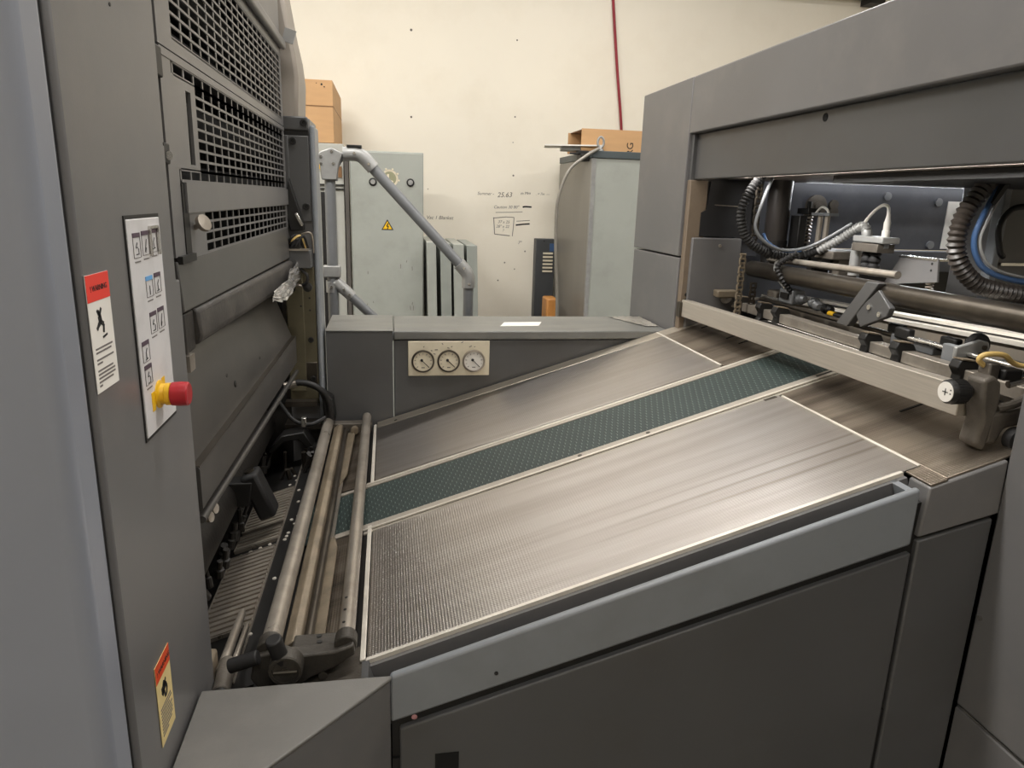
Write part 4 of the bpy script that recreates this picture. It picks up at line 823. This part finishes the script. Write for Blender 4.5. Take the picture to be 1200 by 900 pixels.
MB().box((1.235, 1.90, -0.018), (1.265, 1.99, -0.010)).build('post_cap', GALV, sh)
MB().tube(spline([(1.25, 1.995, -0.015), (1.25, 1.965, 0.006), (1.25, 1.935, -0.002), (1.25, 1.925, -0.02)], 6), 0.0035, 8).build('white_wire', WHITE, sh)
MB().box((1.24, 1.83, -0.20), (1.30, 1.86, -0.112)).build('head_block', CAST, sh, bevel=0.003)
MB().box((1.23, 1.90, -0.165), (1.27, 1.955, -0.125)).build('head_block', GALV, sh, bevel=0.003)
for yy in (1.99, 1.95, 1.875): MB().box((1.25, yy-0.012, -0.20), (1.28, yy+0.012, -0.112)).build('head_rib', SOOT, sh)
MB().lathe([(0.014, 0)]+[(0.0135 if k % 2 else 0.0145, 0.004*k+0.002) for k in range(20)]+[(0.0145, 0.084)], (1.25, 1.777, -0.172), (0, 0, 1), 20).build('white_cylinder', GALV_L, sh)
for yy in (1.727, 1.697):
    MB().lathe([(0.009, 0)]+[((0.0155, 0.0155, 0.010)[k % 3], 0.006*k+0.003) for k in range(10)]+[(0.009, 0.062)], (1.25, yy, -0.166), (0, 0, 1), 18).build('bellows', RUB, sh)
MB().box((1.225, 1.66, -0.104), (1.275, 1.765, -0.082)).build('head_bracket', CAST, sh, bevel=0.002)
MB().box((1.225, 1.645, -0.080), (1.275, 1.765, -0.064)).build('head_bracket', GALV_L, sh, bevel=0.003)
MB().lathe([(0.011, 0), (0.011, 0.012), (0.0075, 0.014), (0.0075, 0.022)], (1.25, 1.668, -0.092), (0, 0, 1), 16).build('plug_socket', GALV, sh)
MB().lathe([(0.0095, 0), (0.0095, 0.018), (0.008, 0.019), (0.0085, 0.038), (0.006, 0.048), (0.0045, 0.06)], (1.25, 1.670, -0.066), (0, 0, 1), 18).build('white_plug', WHITE, sh)
MB().tube(spline([(1.25, 1.670, -0.012), (1.25, 1.676, 0.010), (1.25, 1.70, 0.014), (1.25, 1.735, -0.006), (1.25, 1.765, -0.036)], 8), 0.0042, 10).build('white_wire', WHITE, sh)
g_ = MB(); g_.lathe([(0.012, 0), (0.014, 0.008), (0.012, 0.016)], (1.25, 1.742, -0.066), (0, 0.2, 1), 16); g_.build('hose_fitting', GALV_L, sh)
s_ = MB(); s_.prism([(1.72, -0.195), (1.665, -0.115), (1.535, -0.106), (1.525, -0.162), (1.64, -0.178)], 'yz', 1.298, 1.304); s_.build('sheet_shield', PAINT, sh, bevel=0.001)
MB().box((1.296, 1.535, -0.113), (1.33, 1.668, -0.108)).build('shield_lip', STEEL_B, sh)
for zz in (-0.12, -0.136): MB().lathe([(0.003, 0), (0.003, 0.001)], (1.298, 1.55, zz), (-1, 0, 0), 8).build('shield_screw', BLACK, sh)
spring((1.31, 1.56, -0.23), (1.31, 1.56, -0.165), 0.008, 8, 0.0022, STEEL, 'coil_spring')
# pick-up nozzles in front
for (xx, yy, zz) in ((1.13, 1.83, -0.245), (1.14, 1.78, -0.25), (1.135, 1.75, -0.25), (1.14, 1.72, -0.255)):
    MB().lathe([(0.012, 0), (0.014, 0.01), (0.010, 0.014), (0.013, 0.022), (0.008, 0.03)], (xx, yy, zz), (random.uniform(-.3, .3), -1, random.uniform(-.2, .4)), 14).build('nozzle', random.choice((CAST, GALV, STEEL_D, BLACK)), sh)
MB().box((1.11, 1.83, -0.262), (1.15, 1.90, -0.222)).build('nozzle_block', GALV, sh, bevel=0.004)
MB().box((1.105, 1.845, -0.248), (1.112, 1.885, -0.232)).build('nozzle_slot', BLACK, sh)
MB().box((1.11, 1.92, -0.275), (1.15, 1.97, -0.235)).build('nozzle_block', CAST, sh, bevel=0.006)
MB().cyl((1.11, 1.99, -0.258), (1.11, 1.90, -0.258), 0.006, seg=12).build('nozzle_pipe', STEEL_B, sh)
MB().cyl((1.13, 1.68, -0.262), (1.13, 1.655, -0.262), 0.007, seg=12).build('nozzle_tip', YEL, sh)
MB().cyl((1.13, 1.655, -0.262), (1.13, 1.62, -0.262), 0.006, seg=12).build('nozzle_tip', BLACK, sh)
MB().tube(spline([(1.12, 1.88, -0.13), (1.09, 1.90, -0.15), (1.09, 1.885, -0.19), (1.12, 1.86, -0.235)], 8), 0.0045, 10).build('thin_hose', GALV_L, sh)
corr = MB(); corrugated(corr, [(1.12, 1.85, -0.12), (1.075, 1.862, -0.155), (1.08, 1.845, -0.19), (1.12, 1.84, -0.235)], 0.009, 0.010, 0.35, 10); corr.build('coiled_hose', RUB, sh)

# ---- corrugated hoses
h1 = thing('corrugated_hose', 'slim black and grey corrugated hose looping beside the dark guide column', 'hose', (1.05, 1.9, 0.07), 'corrugated hoses in the feeder')
c_ = MB(); corrugated(c_, [(1.045, 1.90, 0.11), (1.0, 1.90, 0.065), (0.968, 1.90, 0.0), (0.975, 1.90, -0.055), (1.008, 1.90, -0.100), (1.075, 1.90, -0.128), (1.154, 1.89, -0.130), (1.200, 1.87, -0.111)], 0.0135, 0.0095, 0.22, 14); c_.build('hose', RUB, h1)
c_ = MB(); corrugated(c_, [(1.198, 1.87, -0.112), (1.225, 1.83, -0.082), (1.245, 1.79, -0.050), (1.25, 1.762, -0.040), (1.25, 1.745, -0.055)], 0.0135, 0.0095, 0.22, 14); c_.build('hose_end', GALV_L, h1)
MB().tube(spline([(1.055, 1.90, 0.10), (1.020, 1.885, 0.02), (1.005, 1.885, -0.05), (1.03, 1.88, -0.088), (1.08, 1.88, -0.112), (1.14, 1.88, -0.112), (1.19, 1.86, -0.09), (1.235, 1.79, -0.035)], 8), 0.0045, 10).build('thin_hose', GALV, h1)
MB().tube(spline([(1.035, 1.89, -0.07), (1.05, 1.885, -0.095), (1.10, 1.885, -0.117), (1.15, 1.88, -0.115)], 8), 0.004, 10).build('blue_tube', BLUE, h1)
for p in ((0.982, 1.90, 0.03), (1.06, 1.90, -0.124), (1.15, 1.89, -0.13)):
    MB().lathe([(0.0165, -0.003), (0.0165, 0.003)], p, (0.3 if p[0] < 1 else 1, 0, 1 if p[0] < 1 else -0.1), 16).build('cable_tie', BLACK, h1)
h2 = thing('corrugated_hose', 'thick brown black corrugated hose with blue tube in front of the instruction sheet', 'hose', (1.26, 1.35, 0.06), 'corrugated hoses in the feeder')
c_ = MB(); corrugated(c_, [(1.30, 1.38, 0.125), (1.262, 1.36, 0.095), (1.218, 1.35, 0.052), (1.186, 1.35, 0.0), (1.178, 1.35, -0.050), (1.190, 1.35, -0.095), (1.225, 1.35, -0.132), (1.275, 1.35, -0.155), (1.40, 1.34, -0.172), (1.52, 1.33, -0.178)], 0.0195, 0.0115, 0.24, 16); c_.build('hose', mat('brown_black_hose', (50, 44, 39), 0.4, var=0.2, scale=12), h2)
MB().tube(spline([(1.29, 1.37, 0.09), (1.25, 1.35, 0.045), (1.214, 1.335, -0.01), (1.206, 1.335, -0.050), (1.218, 1.335, -0.085), (1.25, 1.335, -0.115), (1.32, 1.335, -0.135), (1.45, 1.33, -0.15)], 8), 0.006, 10).build('blue_tube', BLUE, h2)
MB().tube(spline([(1.30, 1.36, 0.09), (1.262, 1.345, 0.045), (1.226, 1.33, -0.01), (1.216, 1.33, -0.050), (1.23, 1.33, -0.084), (1.262, 1.33, -0.110), (1.33, 1.33, -0.127), (1.45, 1.325, -0.142)], 8), 0.003, 8).build('grey_tube', GALV_L, h2)
MB().bar((1.235, 1.34, 0.02), (1.285, 1.35, 0.09), 0.012, 0.012).build('cable_bundle', RUB, h2)

# ================================================================ background
def cabinet_front(y, x0, x1, z0, z1, t=0.008): return MB().box((x0, y-t, z0), (x1, y, z1))
ec = thing('electrical_cabinet', 'tall grey green electrical cabinet with lightning warning triangle', 'cabinet', (0.0, 4.85, FL))
MB().box((-0.225, 4.61, FL), (0.219, 5.15, 0.262)).build('cabinet_body', GREEN_G, ec, bevel=0.004)
dr = cabinet_front(4.61, -0.218, 0.214, FL+0.08, 0.255).build('cabinet_door', GREEN_G, ec, bevel=0.003)
for (xx, zz) in ((-0.088, 0.081), (0.139, 0.084)):
    lk = MB().lathe([(0.024, 0), (0.024, 0.006), (0.019, 0.008), (0.0175, 0.005)], (xx, 4.602, zz), (0, -1, 0), 20).build('door_lock', BLACK, dr)
    MB().lathe([(0.0165, 0.004), (0.014, 0.008), (0.004, 0.008)], (xx, 4.602, zz), (0, -1, 0), 16).build('lock_core', GALV_L, dr)
rg = MB(); cx_, cz_ = 0.012, 0.104
for k in range(28):
    a0 = math.radians(130-k*11.5); a1 = a0-math.radians(11.8)
    rg.bar((cx_+0.047*math.cos(a0), 4.6015, cz_+0.047*math.sin(a0)), (cx_+0.047*math.cos(a1), 4.6015, cz_+0.047*math.sin(a1)), 0.012, 0.0015, up=(0, 1, 0))
for k in (-60, -20, 20, 60, 100):
    an = math.radians(90-k); rg.bar((cx_+0.047*math.cos(an), 4.6015, cz_+0.047*math.sin(an)), (cx_+0.063*math.cos(an), 4.6015, cz_+0.063*math.sin(an)), 0.010, 0.0015, up=(0, 1, 0))
rg.build('round_emblem', CREAM, dr)
MB().lathe([(0.041, 0), (0.041, 0.0008)], (cx_, 4.602, cz_), (0, -1, 0), 24).build('emblem_ground', mat('olive_emblem', (140, 140, 112), 0.5), dr)
l_ = MB(); l_.bar((0.004, 4.600, 0.13), (0.004, 4.600, 0.092), 0.012, 0.0015, up=(0, 1, 0)); l_.bar((0.0, 4.600, 0.096), (0.034, 4.600, 0.084), 0.012, 0.0015, up=(0, 1, 0)); l_.build('emblem_stroke', CREAM, dr)
def tri(cx, cz, r, y, m, nm): 
    return MB().prism([(cx-0.866*r, cz-0.5*r), (cx+0.866*r, cz-0.5*r), (cx, cz+r)], 'xz', y, y-0.0008).build(nm, m, dr)
tri(-0.004, -0.183, 0.043, 4.602, INK, 'warning_triangle'); tri(-0.004, -0.183, 0.032, 4.6012, YELP, 'triangle_field')
b_ = MB(); b_.bar((0.001, 4.600, -0.163), (-0.008, 4.600, -0.183), 0.006, 0.001, up=(0, 1, 0)); b_.bar((-0.009, 4.600, -0.182), (0.003, 4.600, -0.183), 0.005, 0.001, up=(0, 1, 0)); b_.bar((0.003, 4.600, -0.182), (-0.004, 4.600, -0.199), 0.005, 0.001, up=(0, 1, 0)); b_.build('lightning_bolt', INK, dr)
for k in range(9):
    xx = random.uniform(-0.15, 0.19); zz = random.uniform(-0.7, -0.35); MB().bar((xx, 4.6015, zz), (xx+random.uniform(-.004, .004), 4.6015, zz-random.uniform(.008, .03)), 0.0035, 0.0008, up=(0, 1, 0)).build('paint_chip', INKG, dr)
sc_ = thing('side_cabinet', 'narrow light grey cabinet with yellow note behind the handrail', 'cabinet', (-0.38, 4.9, FL))
MB().box((-0.56, 4.62, FL), (-0.262, 5.5, 0.295)).build('cabinet_body', mat('pale_grey_enamel', (176, 176, 168), 0.45, var=0.04), sc_, bevel=0.003)
MB().box((-0.256, 4.60, FL), (-0.233, 4.70, 0.26)).build('cabinet_hinge', mat('dark_hinge', (84, 80, 76), 0.4), sc_)
MB().box((-0.41, 4.612, 0.145), (-0.375, 4.6195, 0.235)).build('yellow_note', YELP, sc_)
MB().box((-0.31, 4.612, 0.10), (-0.272, 4.6195, 0.165)).build('brown_socket', CARD_D, sc_)
MB().box((-0.46, 4.608, 0.052), (-0.262, 4.6195, 0.060)).build('vent_slot', BLACK, sc_); MB().box((-0.46, 4.606, 0.028), (-0.262, 4.6195, 0.036)).build('vent_slot', BLACK, sc_)
MB().box((-0.40, 4.606, -0.9), (-0.315, 4.6195, 0.012)).build('door_recess', BLACK, sc_)
MB().box((-0.50, 4.604, -0.9), (-0.46, 4.6195, 0.30)).build('door_edge', PAINT_L, sc_)
cbx = thing('cardboard_box', 'tall brown cardboard box standing on the narrow cabinet', 'box', (-0.42, 5.05, 0.297))
MB().box((-0.52, 4.63, 0.298), (-0.313, 5.45, 0.650)).build('box_body', CARD, cbx, bevel=0.002)
MB().box((-0.521, 4.628, 0.503), (-0.312, 5.45, 0.507)).build('box_seam', CARD_D, cbx)
for (xx, zz, r) in ((-0.375, 0.625, 0.006), (-0.36, 0.612, 0.004), (-0.405, 0.63, 0.003)): MB().lathe([(r, 0), (r, 0.001)], (xx, 4.6295, zz), (0, -1, 0), 10).build('box_stain', INK, cbx)
# leaning panels
for i, (xa, dx) in enumerate(((0.262, 0.030), (0.350, 0.034), (0.432, 0.034), (0.518, 0.032))):
    top = -0.268-0.006*i; mb = MB(); wd = 0.033 if i else 0.028
    lean = 0.03+0.004*i
    mb.prism([(xa-wd+0.09*lean*10, FL), (xa+wd+0.09*lean*10, FL), (xa+wd, top), (xa-wd, top)], 'xz', 4.50+0.01*i, 5.2)
    p_ = mb.build('leaning_panel', GREEN_G if i % 2 == 0 else mat('grey_panel', (140, 144, 138), 0.45), None, bevel=0.003, loc=(xa, 4.8, 0))
    tag(p_, ['narrow grey green panel leaning against the electrical cabinet', 'grey machine panel leaning second from the electrical cabinet', 'grey green machine panel leaning third from the electrical cabinet', 'grey machine panel leaning outermost in the row by the cabinet'][i], 'panel', 'leaning machine panels')
# handrail
hr = thing('handrail', 'grey tubular handrail with sloping rail and cast fittings behind the console', 'handrail', (-0.22, 2.9, FL))
MB().cyl((-0.222, 2.9, FL), (-0.216, 2.9, 0.11), 0.0205, seg=20).build('post', GALV, hr)
MB().tube(spline([(-0.20, 2.9, 0.05), (-0.195, 2.9, 0.10), (-0.17, 2.9, 0.138), (-0.13, 2.9, 0.150)], 6), 0.014, 14).build('elbow', GALV, hr)
MB().tube(spline([(-0.165, 2.9, 0.150), (-0.115, 2.9, 0.150), (-0.088, 2.9, 0.138), (-0.052, 2.9, 0.100)], 6), 0.0265, 18).build('rail_fitting', GALV_L, hr)
MB().cyl((-0.085, 2.9, 0.134), (0.315, 2.9, -0.292), 0.0205, seg=20).build('sloping_rail', GALV, hr)
MB().tube(spline([(0.280, 2.9, -0.255), (0.306, 2.9, -0.284), (0.318, 2.9, -0.310), (0.319, 2.9, -0.352)], 6), 0.0265, 18).build('rail_fitting', GALV_L, hr)
MB().cyl((0.319, 2.9, FL), (0.319, 2.9, -0.31), 0.0205, seg=20).build('post', GALV, hr)
MB().prism([(-0.265, 0.135), (-0.245, 0.155), (-0.205, 0.170), (-0.165, 0.150), (-0.180, 0.110), (-0.188, 0.052), (-0.245, 0.052), (-0.250, 0.105)], 'xz', 2.872, 2.888).build('gusset_plate', GALV_L, hr, bevel=0.004)
for (xx, zz) in ((-0.245, 0.110), (-0.200, 0.112), (-0.245, 0.135), (-0.205, 0.155)): MB().lathe([(0.006, 0), (0.005, 0.003)], (xx, 2.872, zz), (0, -1, 0), 12).build('rivet', STEEL_B, hr)
MB().box((-0.252, 2.875, -0.315), (-0.186, 2.925, -0.270)).build('post_collar', GALV_L, hr, bevel=0.004)
MB().tube([(-0.222, 2.9, -0.375), (-0.222, 2.9, -0.338), (-0.205, 2.9, -0.335), (-0.145, 2.9, -0.392)], [0.022, 0.024, 0.024, 0.022], 16).build('rail_fitting', GALV_L, hr)
MB().cyl((-0.20, 2.9, -0.342), (0.30, 2.9, -0.82), 0.0185, seg=18).build('sloping_rail', GALV, hr)
for (xx, zz) in ((-0.069, 0.115), (-0.122, 0.152), (0.297, -0.272), (0.319, -0.335), (-0.222, -0.352), (-0.175, -0.362), (-0.155, -0.382)): MB().lathe([(0.006, 0), (0.005, 0.004)], (xx, 2.876, zz), (0, -1, 0), 12).build('rivet', STEEL_B, hr)
MB().box((-0.15, 2.88, 0.174), (-0.095, 2.92, 0.182)).build('rail_clip', BLACK, hr)
# tall cabinet on the right with things on top
tc_ = thing('tall_cabinet', 'tall grey green steel cabinet with dark cap beside the feeder', 'cabinet', (1.62, 5.0, FL))
MB().box((1.292, 4.6, FL), (1.96, 5.5, 0.274)).build('cabinet_body', GREEN_G, tc_, bevel=0.002)
MB().box((1.288, 4.615, FL), (1.296, 5.5, 0.268)).build('cabinet_side', mat('brownish_grey_enamel', (134, 130, 122), 0.4, var=0.08, scale=3, stretch=(8, 8, 0.6)), tc_)
MB().box((1.286, 4.594, FL), (1.312, 4.62, 0.272)).build('corner_trim', GALV_L, tc_)
MB().box((1.284, 4.59, 0.274), (1.965, 5.5, 0.318)).build('cabinet_cap', GREEN_D, tc_, bevel=0.003)
eb = MB(); eb.tube([(1.345+0.020*math.cos(t), 4.63, 0.372+0.032*math.sin(t)) for t in [i*math.pi/10 for i in range(21)]], 0.0075, 10); eb.lathe([(0.022, 0), (0.022, 0.008), (0.012, 0.016), (0.010, 0.024)], (1.345, 4.63, 0.318), (0, 0, 1), 16); eb.build('eye_bolt', GALV_L, tc_)
cb2 = thing('cardboard_carton', 'long flat cardboard carton open at one end on the tall cabinet', 'box', (1.6, 4.85, 0.319))
o = MB(); o.box((1.235, 4.70, 0.320), (1.96, 4.706, 0.458)); o.build('carton_front', CARD, cb2)
MB().box((1.235, 5.06, 0.320), (1.96, 5.066, 0.458)).build('carton_back', CARD, cb2)
MB().box((1.235, 4.70, 0.319), (1.96, 5.066, 0.323)).build('carton_bottom', CARD, cb2)
MB().box((1.25, 4.706, 0.452), (1.52, 5.066, 0.458)).build('carton_flap', CARD_D, cb2); MB().box((1.52, 4.706, 0.454), (1.96, 5.066, 0.458)).build('carton_top', CARD, cb2)
text('RG', 0.062, (1.585, 4.6995, 0.303), (0, 0, 1), (-1, 0, 0), INK, cb2, 'carton_print')
bd = MB(); bd.obox((1.21, 4.80, 0.352), (0.19, -0.02, 0.004), (0.02, 0.11, 0), (0, 0, 0.004)); tag(bd.build('white_board', PAPER, None, loc=(1.21, 4.8, H+0.35)), 'thin white board sticking out of the open carton', 'board')
bd = MB(); bd.obox((1.25, 4.82, 0.336), (0.12, -0.01, 0.0), (0.02, 0.10, 0), (0, 0, 0.010)); tag(bd.build('folded_sheet', GALV_L, None, loc=(1.25, 4.82, H+0.33)), 'folded grey sheet under the white board in the carton', 'sheet')
ck = thing('desk_clamp', 'small black clamp on the tall cabinet edge under the white board', 'clamp', (1.24, 4.72, 0.30))
MB().box((1.225, 4.66, 0.255), (1.285, 4.76, 0.30)).build('clamp_body', BLACK, ck, bevel=0.004)
MB().box((1.215, 4.68, 0.298), (1.30, 4.75, 0.320)).build('clamp_jaw', BLACK, ck, bevel=0.003)
MB().cyl((1.16, 4.69, 0.302), (1.24, 4.69, 0.300), 0.007, seg=10).build('clamp_screw', BLACK, ck)
MB().lathe([(0.012, 0), (0.012, 0.012)], (1.245, 4.655, 0.285), (0, -1, 0), 12).build('clamp_knob', STEEL_D, ck)
cd_ = MB(); cd_.tube(spline([(1.32, 4.58, 0.33), (1.24, 4.56, 0.285), (1.13, 4.55, 0.195), (1.075, 4.55, 0.06), (1.058, 4.55, -0.06), (1.062, 4.55, -0.30), (1.085, 4.55, -0.60), (1.09, 4.55, -0.9), (1.09, 4.55, FL)], 10), 0.0105, 10)
tag(cd_.build('flexible_conduit', mat('grey_conduit', (140, 136, 128), 0.4, metal=0.4), None, loc=(1.09, 4.55, 0)), 'grey flexible conduit hanging in an arc beside the tall cabinet', 'cable')
vu = thing('vent_unit', 'dark grey steel box with pale ventilation slats against the cream wall', 'cabinet', (1.2, 5.545, FL))
MB().box((1.127, 5.5, FL), (1.278, 5.59, -0.286)).build('unit_body', mat('slate_steel', (66, 68, 70), 0.5), vu, bevel=0.004)
for k in range(6): MB().box((1.184, 5.492, -0.54+k*0.0275), (1.262, 5.5, -0.526+k*0.0275)).build('vent_slat', CREAM, vu)
MB().box((1.235, 5.496, -0.38), (1.27, 5.5, -0.32)).build('blue_tag', BLUE, vu); MB().lathe([(0.006, 0), (0.006, 0.001)], (1.19, 5.5, -0.302), (0, -1, 0), 10).build('unit_hole', BLACK, vu)
wb = MB().box((1.115, 4.98, FL), (1.20, 5.15, -0.678)).build('wooden_post', WOOD, None, bevel=0.012, loc=(1.157, 5.06, 0)); tag(wb, 'orange brown wooden post end in front of the dark vent unit', 'wood')
# the cord drops from the ceiling line
rc = MB(); rc.tube(spline([(1.57, YW-0.02, CEIL), (1.63, YW-0.02, 1.70), (1.652, YW-0.02, 1.45), (1.715, YW-0.02, 0.98), (1.778, YW-0.02, 0.55), (1.83, YW-0.02, 0.0), (1.85, YW-0.02, FL)], 8), 0.0105, 10)
tag(rc.build('red_cord', REDCORD, None, loc=(1.7, YW-0.02, 0)), 'dark red cord hanging down the cream wall', 'cord')
wd = thing('wall_duct', 'pale grey duct with black end high on the cream wall', 'duct', (2.4, YW-0.08, 1.6))
MB().box((0.6, YW-0.13, 1.585), (3.66, YW, 1.70)).build('duct', GALV_L, wd); MB().box((3.66, YW-0.13, 1.54), (3.78, YW, 1.70)).build('duct_end', BLACK, wd)
# marks and handwriting on the wall
def scribble(pts, wdt, m=INKW):
    o = MB()
    for a, b in zip(pts, pts[1:]): o.bar((a[0], YW-0.0006, a[1]), (b[0], YW-0.0006, b[1]), wdt, 0.0008, up=(0, 1, 0))
    return o.build('handwriting', m, wall_back)
def wtext(s, size, x, z, m=INKW, ang=0.0): 
    return text(s, size, (x, YW-0.0006, z), (math.cos(ang), 0, math.sin(ang)), (-math.sin(ang), 0, math.cos(ang)), m, wall_back, 'handwriting', shear=0.25)
wtext('Summer -', 0.032, 0.675, 0.030); wtext('25.63', 0.052, 0.828, 0.016, INKW, 0.03)
wtext('m Mm', 0.030, 1.01, 0.040, INK, 0.05); wtext('. = 7m  ---', 0.026, 1.13, 0.042)
wtext('Caution 30 80"', 0.032, 0.803, -0.068, INKG, 0.02); scribble([(0.82, -0.098), (0.93, -0.094), (1.03, -0.088)], 0.004)
scribble([(1.03, -0.052), (1.05, -0.048), (1.10, -0.050)], 0.012, INK)
scribble([(0.805, -0.135), (0.81, -0.195), (0.815, -0.262), (0.935, -0.272)], 0.006, INKG); scribble([(0.805, -0.140), (0.90, -0.130), (0.965, -0.132), (0.962, -0.20), (0.955, -0.275)], 0.005, INKG)
wtext('37 x 25', 0.030, 0.838, -0.178); wtext('28" x 22', 0.030, 0.825, -0.212, INKG); wtext('7', 0.024, 0.875, -0.24)
scribble([(0.98, -0.190), (1.03, -0.183), (1.09, -0.178)], 0.011, INK); scribble([(0.985, -0.160), (1.09, -0.152)], 0.004)
wtext('7"', 0.034, 1.0, -0.335, INKG)
wtext('Vac 1 Blanket', 0.037, 0.287, -0.160, INKW)
for (xx, zz, r) in ((0.181, 1.151, .009), (0.949, 1.132, .006), (0.178, 0.566, .008), (0.950, 0.603, .006), (0.90, -0.48, .006), (1.06, -0.39, .006), (0.98, -0.53, .005), (0.85, -0.62, .006), (0.95, 0.18, .007), (0.30, 0.06, .004), (0.94, 0.42, .004)):
    MB().lathe([(r, 0), (r*0.5, 0.002)], (xx, YW, zz), (0, -1, 0), 8).build('wall_mark', INKW, wall_back)
